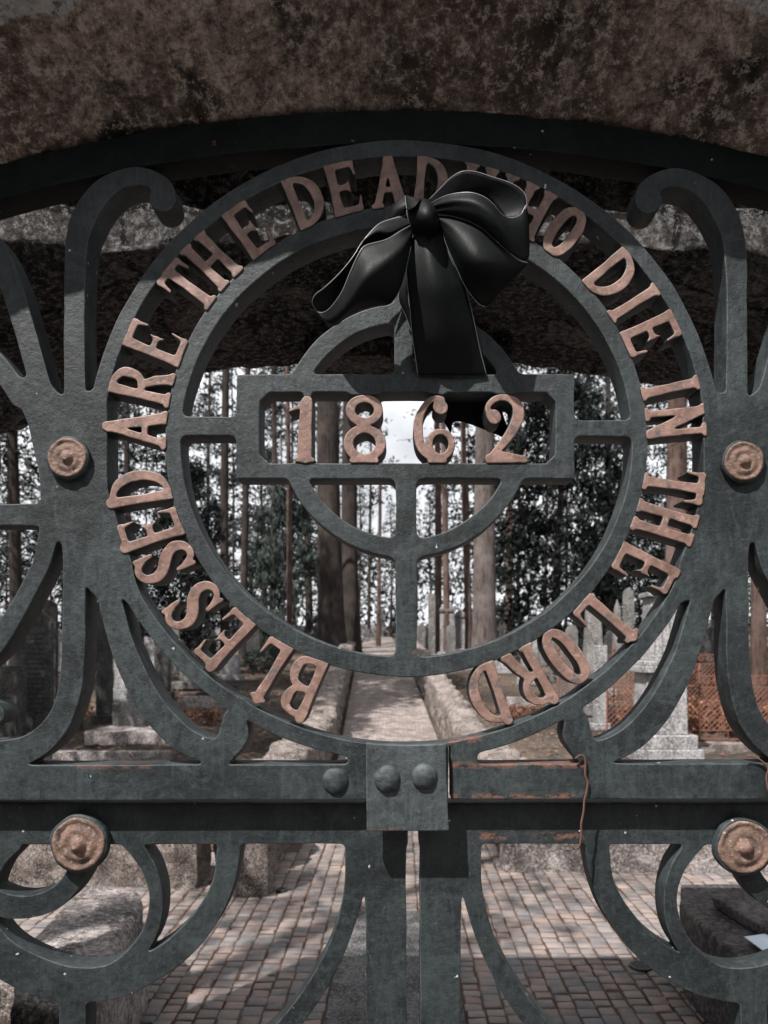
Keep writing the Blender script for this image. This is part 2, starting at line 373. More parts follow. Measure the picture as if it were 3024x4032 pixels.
# ------------------------------------------------------------------ 2D signed distance drawing of the cast iron
class Field:
    def __init__(s, x0, x1, y0, y1, step):
        s.x = np.arange(x0, x1 + step, step, dtype=float); s.y = np.arange(y0, y1 + step, step, dtype=float)
        s.X, s.Y = np.meshgrid(s.x, s.y); s.d = np.full(s.X.shape, 1e4); s.step = step
    def union(s, d, k=0):
        if k <= 0: s.d = np.minimum(s.d, d)
        else:
            h = np.clip(.5 + .5 * (s.d - d) / k, 0, 1); s.d = s.d * (1 - h) + d * h - k * h * (1 - h)
    def window(s, pts, m):
        a = np.array(pts, float); i0, i1 = np.searchsorted(s.x, [a[:, 0].min() - m, a[:, 0].max() + m]); j0, j1 = np.searchsorted(s.y, [a[:, 1].min() - m, a[:, 1].max() + m])
        return slice(max(j0, 0), max(j1, 1)), slice(max(i0, 0), max(i1, 1))
    def stroke(s, pts, k=18, smooth=True):
        """pts: (x, y, halfwidth)"""
        if smooth: pts = catmull(pts, 6)
        js, is_ = s.window([p[:2] for p in pts], 260)
        Xs, Ys = s.X[js, is_], s.Y[js, is_]; dd = np.full(Xs.shape, 1e4)
        for (ax, ay, ra), (bx, by, rb) in zip(pts[:-1], pts[1:]):
            vx, vy = bx - ax, by - ay; L = max(vx * vx + vy * vy, 1e-6)
            t = np.clip(((Xs - ax) * vx + (Ys - ay) * vy) / L, 0, 1)
            dd = np.minimum(dd, np.hypot(Xs - ax - t * vx, Ys - ay - t * vy) - (ra + (rb - ra) * t))
        s.merge(js, is_, dd, k)
    def merge(s, js, is_, dd, k):
        o = s.d[js, is_]
        if k <= 0: s.d[js, is_] = np.minimum(o, dd)
        else:
            h = np.clip(.5 + .5 * (o - dd) / k, 0, 1); s.d[js, is_] = o * (1 - h) + dd * h - k * h * (1 - h)
    def poly(s, pts, k=18, grow=0, sub=False):
        js, is_ = s.window(pts, 260); Xs, Ys = s.X[js, is_], s.Y[js, is_]
        d = np.full(Xs.shape, 1e8); ins = np.zeros(Xs.shape, bool); n = len(pts)
        for i in range(n):
            ax, ay = pts[i]; bx, by = pts[(i + 1) % n]; vx, vy = bx - ax, by - ay
            t = np.clip(((Xs - ax) * vx + (Ys - ay) * vy) / max(vx * vx + vy * vy, 1e-6), 0, 1)
            d = np.minimum(d, (Xs - ax - t * vx) ** 2 + (Ys - ay - t * vy) ** 2)
            c = ((ay > Ys) != (by > Ys)) & (Xs < (bx - ax) * (Ys - ay) / ((by - ay) if by != ay else 1e-9) + ax)
            ins ^= c
        d = np.sqrt(d); d[ins] *= -1; d = d - grow
        if sub: s.d[js, is_] = np.maximum(s.d[js, is_], -d)
        else: s.merge(js, is_, d, k)
    def ring(s, cx, cy, rx, ry, rix, riy, cxi=None, cyi=None, k=18):
        cxi = cx if cxi is None else cxi; cyi = cy if cyi is None else cyi
        do = (np.sqrt(((s.X - cx) / rx) ** 2 + ((s.Y - cy) / ry) ** 2) - 1) * (rx + ry) / 2
        di = (np.sqrt(((s.X - cxi) / rix) ** 2 + ((s.Y - cyi) / riy) ** 2) - 1) * (rix + riy) / 2
        s.union(np.maximum(do, -di), k)
    def wobble(s, amp, freq):
        n = np.zeros(s.X.shape)
        for _ in range(7):
            a = RNG.uniform(0, 6.28); f = freq * RNG.uniform(.5, 2.2); n += np.sin((s.X * math.cos(a) + s.Y * math.sin(a)) * f + RNG.uniform(0, 6)) 
        s.d += n / 7 * amp * 2.2
    def contours(s):
        d = s.d.copy(); d[0, :] = d[-1, :] = 50; d[:, 0] = d[:, -1] = 50
        d[d == 0] = 1e-6
        ny, nx = d.shape; inside = d < 0; segs = {}
        code = inside[:-1, :-1] * 1 + inside[:-1, 1:] * 2 + inside[1:, 1:] * 4 + inside[1:, :-1] * 8
        T = {1: [(3, 0)], 2: [(0, 1)], 3: [(3, 1)], 4: [(1, 2)], 5: [(3, 0), (1, 2)], 6: [(0, 2)], 7: [(3, 2)], 8: [(2, 3)], 9: [(2, 0)], 10: [(0, 1), (2, 3)], 11: [(2, 1)], 12: [(1, 3)], 13: [(1, 0)], 14: [(0, 3)]}
        def ek(j, i, e): return ((0, j, i), (1, j, i + 1), (0, j + 1, i), (1, j, i))[e]
        nxt = {}
        for j, i in zip(*np.nonzero((code > 0) & (code < 15))):
            for a, b in T[int(code[j, i])]: nxt[ek(j, i, a)] = ek(j, i, b)
        def pt(k):
            t, j, i = k
            if t == 0: a, b = d[j, i], d[j, i + 1]; f = a / (a - b); return (s.x[i] + f * s.step, s.y[j])
            a, b = d[j, i], d[j + 1, i]; f = a / (a - b); return (s.x[i], s.y[j] + f * s.step)
        loops = []
        while nxt:
            st = next(iter(nxt)); k = st; L = []
            while k in nxt: L.append(pt(k)); k = nxt.pop(k)
            if len(L) > 6: loops.append(L)
        return loops
def catmull(p, n):
    p = [tuple(map(float, q)) for q in p]
    if len(p) < 3: return p
    q = [tuple(2 * a - b for a, b in zip(p[0], p[1]))] + p + [tuple(2 * a - b for a, b in zip(p[-1], p[-2]))]
    o = []
    for i in range(1, len(q) - 2):
        for k in range(n):
            t = k / n; o.append(tuple(.5 * (2 * b + (c - a) * t + (2 * a - 5 * b + 4 * c - d) * t * t + (3 * b - a - 3 * c + d) * t ** 3) for a, b, c, d in zip(q[i - 1], q[i], q[i + 1], q[i + 2])))
    o.append(p[-1]); return o
def simplify(L, tol):
    a = np.array(L); n = len(a); keep = np.zeros(n, bool)
    far = int(np.argmax(((a - a[0]) ** 2).sum(1))); keep[0] = keep[far] = True
    st = [(0, far), (far, n)]
    a2 = np.vstack([a, a[:1]])
    while st:
        i, j = st.pop()
        if j - i < 2: continue
        v = a2[j] - a2[i]; L_ = np.hypot(*v); seg = a2[i + 1:j] - a2[i]
        dd = np.abs(seg[:, 0] * v[1] - seg[:, 1] * v[0]) / L_ if L_ > 1e-9 else np.hypot(seg[:, 0], seg[:, 1])
        m = int(np.argmax(dd))
        if dd[m] > tol or (j - i) > 14: keep[i + 1 + m if dd[m] > tol else (i + j) // 2] = True; mm = i + 1 + m if dd[m] > tol else (i + j) // 2; st += [(i, mm), (mm, j)]
    return [tuple(p) for p in a[keep]]
def cast(name, loops, yfront, depth, mats, parent, bev=.003, front_mat=None, tol=.5, smooth=33):
    """extrude contour loops (photo pixels measured in plane yfront) into a casting"""
    cu = bpy.data.curves.new(name, 'CURVE'); cu.dimensions = '2D'; cu.fill_mode = 'BOTH'
    cu.extrude = depth / 2 - bev; cu.bevel_depth = bev; cu.bevel_resolution = 1; cu.offset = -bev
    for L in loops:
        q = simplify(L, tol)
        if len(q) < 4: continue
        sp = cu.splines.new('POLY'); sp.points.add(len(q) - 1)
        for i, (x, y) in enumerate(q):
            p = P(x, y, yfront); sp.points[i].co = (p.x, p.z, 0, 1)
        sp.use_cyclic_u = True
    tmp = bpy.data.objects.new(name, cu); col.objects.link(tmp)
    dg = bpy.context.evaluated_depsgraph_get()
    me = bpy.data.meshes.new_from_object(tmp.evaluated_get(dg)); col.objects.unlink(tmp); bpy.data.objects.remove(tmp)
    n = len(me.vertices); v = np.empty(n * 3); me.vertices.foreach_get('co', v); v = v.reshape(-1, 3)
    v = np.stack([v[:, 0], yfront + depth / 2 - v[:, 2], v[:, 1]], 1); me.vertices.foreach_set('co', v.ravel()); me.update()
    me.name = name; me.materials.clear()
    o = link(name, me, mats, parent, smooth)
    if front_mat is not None:
        for p in me.polygons:
            if abs(p.normal.y) > .4 and p.center.y < yfront + bev * 1.5: p.material_index = front_mat
    return o
def tile(ox, oy, f=1.659):
    return lambda *pts: [((p[0] / f + ox), (p[1] / f + oy)) + ((p[2] / f,) if len(p) > 2 else ()) for p in pts]
A, B, C_, D, E, Fz = tile(0, 500), tile(1000, 500), tile(2024, 500), tile(0, 1500), tile(1000, 1500), tile(2024, 1500)
G, H, I, J, K, Lz = tile(0, 2400), tile(1000, 2400), tile(2024, 2400), tile(0, 3032), tile(1000, 3032), tile(2024, 3032)
Mz = tile(1200, 600, 1.746)

# ------------------------------------------------------------------ gate overthrow (fixed panel)
fo = Field(-1000, 4150, 380, 3160, 6)
# arched top bar
def arch_y(px): return 437 + (px - VX) ** 2 / 11450.0
band = [(x, arch_y(x) + 62, 66) for x in range(-1000, 4200, 100)]
fo.ring(1592, 1775, 1249, 1224, 1190, 1160, k=26)
fo.ring(1600, 1738, 951, 928, 889, 850, k=14)
fo.ring(1596, 1695, 500, 500, 428, 428, k=0)
fo.poly([(930, 1473), (2262, 1473), (2262, 1884), (930, 1884)], 20)
# cut the inner ring area outside bars is implicit; open the date window later
fo.poly([(690, 1639), (960, 1641), (960, 1714), (690, 1714)], 30)
fo.poly([(2240, 1655), (2520, 1655), (2520, 1717), (2240, 1717)], 30)
fo.poly([(1554, 800), (1626, 800), (1626, 1500), (1552, 1500)], 34)
fo.poly([(1558, 1860), (1640, 1860), (1641, 2640), (1558, 2640)], 34)
# window, chamfered
win = [(1060, 1543), (2150, 1543), (2187, 1580), (2187, 1790), (2150, 1824), (1060, 1824), (1022, 1788), (1022, 1580)]
side = []
def mir(p): return [(3194 - q[0], q[1] + 6) + tuple(q[2:]) for q in p]
bars = []
# a: vertical bar with scroll
bars.append((A((485, 1900, 70), (485, 1700, 70), (485, 1100, 69), (500, 750, 74), (560, 560, 80), (650, 430, 75), (760, 350, 62), (880, 318, 62), (985, 335, 58), (1058, 400, 72), (1062, 462, 88)), 8))
# b: slanted bar rising left to the arched bar
bars.append((A((330, 1960, 60), (300, 1820, 68), (255, 1660, 68), (190, 1430, 68), (125, 1210, 68), (60, 1010, 72), (-30, 830, 76), (-150, 690, 76), (-300, 640, 64), (-420, 700, 62), (-470, 800, 86)), 8))
# c: lower-left bar
bars.append((A((130, 1760, 70), (10, 1590, 66), (-130, 1450, 70), (-330, 1340, 70), (-560, 1330, 64), (-700, 1430, 70), (-690, 1530, 86)), 8))
body = D((120, -10), (200, -30), (300, 20), (415, 100), (500, 120), (580, 66), (640, 75), (700, 200), (700, 700), (760, 900), (860, 1180), (900, 1400), (830, 1430), (720, 1400), (600, 1380), (500, 1250), (408, 1060), (340, 1000), (262, 940), (262, 700), (245, 560), (215, 440), (180, 280), (120, 120))
# horizontal bar
bars.append((D((-1700, 872, 74), (-300, 872, 72), (120, 872, 70), (330, 872, 74)), 22))
# d: sweeping down-left
bars.append((D((330, 930, 60), (272, 1180, 60), (205, 1320, 57), (120, 1480, 60), (40, 1610, 64), (-60, 1740, 68), (-200, 1860, 70), (-380, 1950, 72)), 10))
# e: vertical, curving left at the rail
bars.append((D((482, 1000, 72), (482, 1490, 74)), 0)); bars.append((G((482, -100, 74), (478, 250, 76), (460, 480, 76), (405, 680, 78), (310, 820, 84), (170, 915, 90), (0, 950, 95)), 6))
# f: sweeping right to knuckle
bars.append((D((600, 1180, 90), (690, 1400, 62), (728, 1500, 72)), 6)); bars.append((G((728, -10, 76), (770, 150, 78), (830, 330, 82), (915, 510, 84), (1030, 690, 88), (1170, 830, 86), (1310, 905, 80), (1450, 930, 74)), 6))
bars.append((G((1500, 700, 40), (1530, 790, 92), (1490, 880, 88), (1400, 960, 90)), 10))
bars.append((G((1560, 640, 60), (1530, 760, 70)), 20))
# scroll end at far left
bars.append((G((-40, 690, 68), (-55, 670, 66)), 0)); bars.append((G((-60, 660, 60), (-160, 660, 60), (-230, 760, 62), (-200, 880, 60), (-60, 960, 60)), 6))
for b_, k_ in bars:
    fo.stroke(b_, k_ / 1.2, len(b_) > 2); fo.stroke(mir(b_), k_ / 1.2, len(b_) > 2)
fo.poly(body, 22); fo.poly(mir(body), 22)
# second rosettes far off frame: stiles at either side
for b_ in ([(-560, 800, 40), (-560, 3150, 40)],): fo.stroke(b_, 20, False); fo.stroke(mir(b_), 20, False)
# rail
fo.poly([(-1000, 3015), (4150, 3003), (4150, 3144), (-1000, 3154)], 14)
fo.poly([(1372, 2950), (1880, 2950), (1880, 3050), (1372, 3050)], 22)
fo.poly(win, 0, sub=True)
fb = Field(-1000, 4150, 380, 1400, 6); fb.stroke(band, 0, False); fb.wobble(1.3, .02)
for q_ in (E((350, 50, 34), (350, 95, 26)), E((650, 50, 40), (790, 50, 40)), E((1170, 50, 34), (1225, 60, 30)), E((1600, 50, 34), (1680, 50, 34)), E((285, 555, 22), (380, 555, 22)), E((650, 555, 24), (790, 555, 24)), E((1150, 555, 24), (1240, 555, 24)), E((1530, 555, 24), (1770, 555, 24))): fo.stroke(q_, 14, False)
fo.poly([(1765, 2936), (1775, 2936), (1776, 3160), (1766, 3160)], 0, sub=True)
fo.wobble(1.3, .02)
ov = empty('gate_overthrow', (0, 0, 0), 'dark cast iron panel under the arch, lettered ring around a date frame', 'gate panel')
cast('iron_tracery', fo.contours(), 0, .05, M['iron'], ov, bev=.0018)

cast('arched_bar', fb.contours(), .004, .05, M['iron_shade'], ov, bev=.0018)
# ---- letters
def glyph(ch):
    T, t, s = 17, 12, 9
    def foot(u, v, w_=.17): return [(u - w_, v, s), (u + w_, v, s)]
    g = []
    st = lambda u: [(u, 0, T + 1), (u, .5, T - 2), (u, 1, T + 1)]
    if ch == 'E': g = [st(-.27), [(-.3, .96, t), (.36, .96, t)], [(.37, .97, 8), (.42, .74, 4)], [(-.27, .51, t - 1), (.12, .51, t - 2)], [(.12, .51, 7), (.19, .62, 3)], [(.12, .51, 7), (.19, .40, 3)], [(-.3, .04, t), (.36, .04, t)], [(.38, .03, 8), (.46, .28, 4)]]
    if ch == 'L': g = [st(-.22), foot(-.22, .98, .2), [(-.25, .04, t), (.36, .04, t)], [(.38, .03, 8), (.46, .3, 4)]]
    if ch == 'B': g = [st(-.27), [(-.27, .95, t), (.05, .95, t), (.27, .87, 15), (.30, .74, T), (.24, .60, 14), (.05, .52, t), (-.27, .52, t)], [(.05, .52, t), (.30, .44, 14), (.38, .27, T + 1), (.30, .10, 15), (.05, .04, t), (-.27, .04, t)]]
    if ch == 'S': g = [[(.40, .68, 6), (.36, .80, 9), (.22, .93, 12), (-.02, .965, 13), (-.25, .89, 15), (-.33, .74, 18), (-.22, .60, 20), (0, .50, 21), (.22, .40, 20), (.34, .26, 18), (.26, .11, 15), (.03, .04, 13), (-.2, .07, 12), (-.34, .20, 9), (-.40, .33, 6)], [(.40, .66, 6), (.42, .95, 8)], [(-.40, .34, 6), (-.42, .06, 8)]]
    if ch == 'D': g = [st(-.27), [(-.27, .95, t), (-.02, .94, t), (.22, .84, 15), (.36, .66, T), (.39, .5, T + 1), (.36, .34, T), (.22, .16, 15), (-.02, .05, t), (-.27, .04, t)]]
    if ch == 'A': g = [[(-.36, .02, 13), (0, .97, 12)], [(.34, .02, T + 3), (.04, .94, 15)], [(-.24, .34, 10), (.24, .34, 10)], foot(-.36, .01, .12), foot(.36, .01, .12), [(0, .95, 16), (.02, .99, 14)]]
    if ch == 'R': g = [st(-.27), foot(-.27, .01, .16), [(-.27, .95, t), (.02, .95, t), (.25, .86, 15), (.29, .73, T), (.23, .58, 14), (.02, .49, t), (-.27, .49, t)], [(.02, .49, 14), (.22, .28, T), (.36, .03, T)], foot(.37, .01, .11)]
    if ch == 'T': g = [st(0), foot(0, .01, .2), [(-.42, .95, t), (.42, .95, t)], [(-.43, .96, 9), (-.47, .72, 5)], [(.43, .96, 9), (.47, .72, 5)]]
    if ch == 'H': g = [st(-.3), st(.3), [(-.3, .5, t), (.3, .5, t)]] + [foot(u, v, .15) for u in (-.3, .3) for v in (.01, .99)]
    if ch == 'I': g = [st(0)] + [foot(0, v, .34) for v in (.01, .99)]
    if ch == 'N': g = [[(-.32, 0, t), (-.32, 1, t + 1)], [(.34, 0, t), (.34, 1, t)], [(-.32, .97, T), (.32, .05, T)], foot(-.32, .01, .14), foot(.32, .99, .14), foot(-.36, .99, .08)]
    if ch == 'W': g = [[(-.42, .98, T), (-.2, .04, 15)], [(-.2, .04, 12), (0, .96, t)], [(0, .96, T), (.2, .04, 15)], [(.2, .04, 12), (.42, .98, t)], foot(-.42, .985, .11), foot(0, .985, .1), foot(.42, .985, .1)]
    if ch == 'O': g = [[(.34 * math.cos(a) if False else .33 * math.copysign(abs(math.cos(a)) ** .8, math.cos(a)), .5 + .455 * math.copysign(abs(math.sin(a)) ** .9, math.sin(a)), 15 + 3 * abs(math.cos(a))) for a in np.linspace(0, 2 * math.pi, 33)]]
    return g
LET = [('B', 1187, 2719, 140), ('L', 1048, 2641, 125), ('E', 874, 2527, 125), ('S', 753, 2389, 118), ('S', 642, 2217, 118), ('E', 585, 2091, 128), ('D', 536, 1928, 140),
       ('A', 530, 1687, 140), ('R', 542, 1512, 132), ('E', 609, 1350, 130),
       ('T', 735, 1122, 125), ('H', 826, 1018, 130), ('E', 978, 905, 128),
       ('D', 1195, 783, 140), ('E', 1350, 735, 132), ('A', 1530, 714, 130), ('D', 1693, 699, 135),
       ('W', 1915, 745, 200), ('H', 2092, 825, 132), ('O', 2223, 910, 128),
       ('D', 2416, 1073, 140), ('I', 2494, 1193, 60), ('E', 2570, 1308, 125),
       ('I', 2645, 1526, 60), ('N', 2666, 1660, 122),
       ('T', 2663, 1910, 122), ('H', 2633, 2061, 125), ('E', 2560, 2243, 130),
       ('L', 2390, 2454, 130), ('O', 2241, 2599, 125), ('R', 2102, 2683, 132), ('D', 1928, 2740, 140)]
def rayell(px, py, ux, uy, cx, cy, rx, ry):     # distance along (ux,uy) from (px,py) to the ellipse
    ax, ay = (px - cx) / rx, (py - cy) / ry; bx, by = ux / rx, uy / ry
    a = bx * bx + by * by; b = ax * bx + ay * by; c = ax * ax + ay * ay - 1
    return (-b + math.sqrt(max(b * b - a * c, 0))) / a
WORDS = ['BLESSED'] * 7 + ['ARE'] * 3 + ['THE'] * 3 + ['DEAD'] * 4 + ['WHO'] * 3 + ['DIE'] * 3 + ['IN'] * 2 + ['THE'] * 3 + ['LORD'] * 4
for ch, lx, ly, wd in LET:
    ux, uy = lx - 1594, ly - 1757; q = math.hypot(ux, uy); ux, uy = ux / q, uy / q
    px0, py0 = lx - ux * 400, ly - uy * 400
    r0 = rayell(px0, py0, ux, uy, 1600, 1738, 951, 928) - 400 + 1; r1 = rayell(px0, py0, ux, uy, 1592, 1775, 1190, 1160) - 400 - 1
    r1 = min(r1, r0 + 236)
    tx, ty = -uy, ux                                # tangential direction, clockwise
    f = Field(lx - 230, lx + 230, ly - 230, ly + 230, 3.2)
    for s_ in glyph(ch):
        pts = [(lx + tx * u * wd + ux * (r0 + v * (r1 - r0)), ly + ty * u * wd + uy * (r0 + v * (r1 - r0)), r_ * 1.17) for u, v, r_ in s_]
        f.stroke(pts, 9, len(pts) > 3)
    # keep inside the gap between the rings
    io = (np.sqrt(((f.X - 1600) / 951) ** 2 + ((f.Y - 1738) / 928) ** 2) - 1) * 940
    oo = (np.sqrt(((f.X - 1592) / 1190) ** 2 + ((f.Y - 1775) / 1160) ** 2) - 1) * 1175
    f.d = np.maximum(f.d, np.maximum(-io - 5, oo - 5))
    f.wobble(1.0, .05)
    cast('letter', f.contours(), -.0022, .048, [M['iron'], M['copper']], ov, bev=.0018, front_mat=1, tol=.35)
# ---- date digits
def digit(strokes, k=8):
    al = [q for s_ in strokes for q in s_]
    f = Field(min(q[0] for q in al) - 60, max(q[0] for q in al) + 60, 1480, 1890, 3.2)
    for s_ in strokes: f.stroke(s_, k, len(s_) > 3)
    f.d = np.maximum(f.d, np.maximum(1540 - f.Y, f.Y - 1828)); f.wobble(1.0, .05)
    cast('digit', f.contours(), -.0022, .05, [M['iron'], M['copper']], ov, bev=.0018, front_mat=1, tol=.35)
def circ(cx, cy, rx, ry, w0, w1, n=28, a0=0, a1=360): return [(cx + rx * math.cos(R(a)), cy - ry * math.sin(R(a)), w0 + (w1 - w0) * abs(math.cos(R(a)))) for a in np.linspace(a0, a1, n)]
digit([E((352, 128, 30), (345, 160, 38), (334, 300, 44), (330, 490, 48)), E((335, 120, 22), (290, 170, 14), (232, 194, 8)), E((278, 515, 15), (385, 515, 15))])
digit([E(*circ(722, 190, 92, 76, 25, 31)), E(*circ(722, 406, 106, 92, 25, 34)), E((640, 520, 16), (800, 520, 16))])
digit([E((1222, 172, 46), (1215, 168, 46)), E((1225, 120, 22), (1180, 112, 18), (1125, 150, 22), (1082, 230, 28), (1072, 310, 31), (1082, 400, 31), (1120, 470, 26), (1190, 502, 22)), E(*circ(1218, 412, 74, 82, 20, 24)), E((1150, 520, 16), (1245, 520, 16))])
digit([E((1572, 236, 46), (1568, 230, 46)), E((1535, 215, 18), (1530, 165, 18), (1575, 118, 20), (1645, 108, 24), (1710, 145, 33), (1728, 215, 38), (1700, 300, 36), (1640, 390, 30), (1570, 470, 22), (1530, 515, 16)), E((1530, 500, 22), (1620, 480, 20), (1700, 495, 22), (1760, 505, 18)), E((1770, 510, 9), (1774, 445, 3)), E((1530, 522, 14), (1775, 522, 12))])
# ---- clasp plate with rivets
fp = Field(1400, 1810, 2880, 3310, 4)
fp.poly(H((730, 868), (860, 880), (1000, 884), (1130, 882), (1252, 878), (1274, 1438), (1268, 1446), (742, 1450), (735, 1442)), 0); fp.wobble(1.2, .03)
plate = cast('clasp_plate', fp.contours(), -.016, .0158, M['plate'], ov, bev=.002)
def lathe(name, prof, c, mats, parent, n=56, wob=.0, y0=0.0, smooth=60):
    """prof: (radius, forward) pairs, axis -Y"""
    V = []; Fc = []; m = len(prof)
    for i, (r_, h) in enumerate(prof):
        for k in range(n):
            a = 2 * math.pi * k / n; rr = r_ * (1 + wob * noise.noise(Vector((math.cos(a) * 1.7 + c[0] * 9, math.sin(a) * 1.7, i * .15)))); hh = h + wob * .02 * noise.noise(Vector((math.cos(a) * r_ * 90, math.sin(a) * r_ * 90, c[0] * 5)))
            V.append((c[0] + rr * math.cos(a), y0 - hh, c[1] + rr * math.sin(a)))
    for i in range(m - 1):
        for k in range(n):
            k2 = (k + 1) % n; Fc.append((i * n + k, i * n + k2, (i + 1) * n + k2, (i + 1) * n + k))
    Fc.append(tuple((m - 1) * n + k for k in range(n)))
    return pmesh(name, V, Fc, mats, parent, smooth)
def dome(r_, h, n=9): return [(r_ * math.cos(math.pi / 2 * i / n), h * math.sin(math.pi / 2 * i / n)) for i in range(n)] + [(r_ * .02, h)]
for (zx, zy, rr, y0) in ((870, 1105, 88, -.016), (1112, 1090, 84, -.016)):
    p = P(*H((zx, zy))[0], y0); lathe('rivet', dome(rr / 1.659 * (D0 + y0) / F, .011), (p.x, p.z), M['plate'], plate, wob=.06, y0=y0 + .0005)
p = P(*H((530, 1120))[0]); lathe('rivet', dome(88 / 1.659 * D0 / F, .009), (p.x, p.z), M['iron'], ov, wob=.06, y0=.0005)
def rosette(px, py, rpx, y, parent, h=.02, rim=True):
    s_ = rpx * (D0 + y) / F; p = P(px, py, y)
    o = empty_none = None
    pr = [(1.0, 0), (1.01, .2), (.99, .42), (.95, .47), (.88, .47), (.82, .42), (.74, .40), (.66, .44), (.58, .50), (.50, .52), (.42, .49), (.36, .47), (.30, .52), (.22, .66), (.14, .76), (.06, .80), (.01, .80)]
    back = lathe('rosette', [(s_ * a * 1.0, h * b) for a, b in pr], (p.x, p.z), M['rosette'], parent, wob=.055, y0=y)
    if rim: lathe('collar', [(s_ * 1.10, -.001), (s_ * 1.10, h * .30), (s_ * 1.05, h * .38), (s_ * .98, h * .38)], (p.x, p.z), M['iron'], back, wob=.07, y0=y)
rosette(455 / 1.659, 1500 + 510 / 1.659, 77, .0, ov, .022, True)
rosette(2024 + 1487 / 1.659, 1500 + 533 / 1.659, 77, .0, ov, .022, True)

# ------------------------------------------------------------------ gate leaves (hang below, 3 cm further back)
YL = .029
def leaf(side):
    ax = 1627.0
    mm = (lambda p: p) if side < 0 else (lambda p: [(2 * ax - q[0],) + tuple(q[1:]) for q in p])
    fl = Field(*((-1050, 1640) if side < 0 else (1610, 4300)), 3130, 5750, 6)
    fl.poly(mm([(-900, 3163), (1600, 3163), (1600, 3322), (-900, 3329)]), 0)
    fl.poly(mm([(1438, 3170), (1600, 3170), (1600, 5650), (1444, 5650)]), 22)
    fl.stroke(mm(K((665, 470, 70), (660, 700, 66), (638, 860, 62), (592, 1030, 60), (528, 1200, 60), (440, 1370, 62), (335, 1530, 64), (210, 1690, 66), (60, 1820, 66), (-120, 1950, 66))), 22)
    # h
    fl.stroke(mm(J((1500, 440, 80), (1490, 560, 76), (1462, 720, 72), (1390, 890, 78), (1280, 1050, 84), (1150, 1180, 90), (1000, 1280, 96), (820, 1370, 100), (640, 1425, 90), (470, 1435, 84), (300, 1415, 80), (120, 1350, 80), (-40, 1240, 82), (-190, 1080, 84), (-330, 890, 78), (-420, 700, 72), (-450, 440, 76))), 16)
    # k
    fl.stroke(mm(J((850, 450, 70), (905, 540, 52), (970, 640, 48), (1010, 760, 46), (1018, 880, 44), (995, 1010, 48), (945, 1120, 52), (860, 1220, 50), (740, 1310, 50), (600, 1345, 52), (450, 1335, 52), (280, 1280, 50), (100, 1195, 50), (-30, 1080, 50), (-85, 940, 46), (-80, 760, 46), (-20, 600, 50), (80, 480, 60))), 10)
    # m small scroll
    fl.stroke(mm(J((535, 560, 75), (495, 680, 66), (430, 775, 66), (335, 850, 70), (200, 893, 74), (60, 893, 80), (-40, 860, 80))), 10)
    # stems and lower panel
    fl.stroke(mm(J((472, 1440, 95), (472, 1560, 88), (472, 3000, 88))), 24)
    fl.stroke(mm([(-200, 3240, 60), (-700, 3240, 60)]), 12, False)
    fl.stroke(mm([(-700, 3240, 55), (-700, 5650, 55)]), 16, False)
    fl.stroke(mm([(-740, 5600, 60), (1560, 5600, 60)]), 16, False)
    fl.stroke(mm([(-740, 4620, 50), (1500, 4620, 50)]), 16, False)
    fl.stroke(mm([(900, 4640, 40), (900, 5600, 40)]), 16, False); fl.stroke(mm([(-200, 4640, 40), (-200, 5600, 40)]), 16, False)
    fl.wobble(1.3, .02)
    g = empty('gate_leaf', (0, 0, 0), 'dark iron gate leaf with copper rosette, %s of the slit below the clasp plate' % ('left' if side < 0 else 'right'), 'gate')
    cast('iron_tracery', fl.contours(), YL, .045, M['iron_leaf'], g, bev=.0018)
    c = (322, 3032 + 472 / 1.659) if side < 0 else (2919, 3032 + 492 / 1.659)
    rosette(c[0], c[1], 104, YL - .006, g, .032)
    return g
leaf(-1); leaf(1)

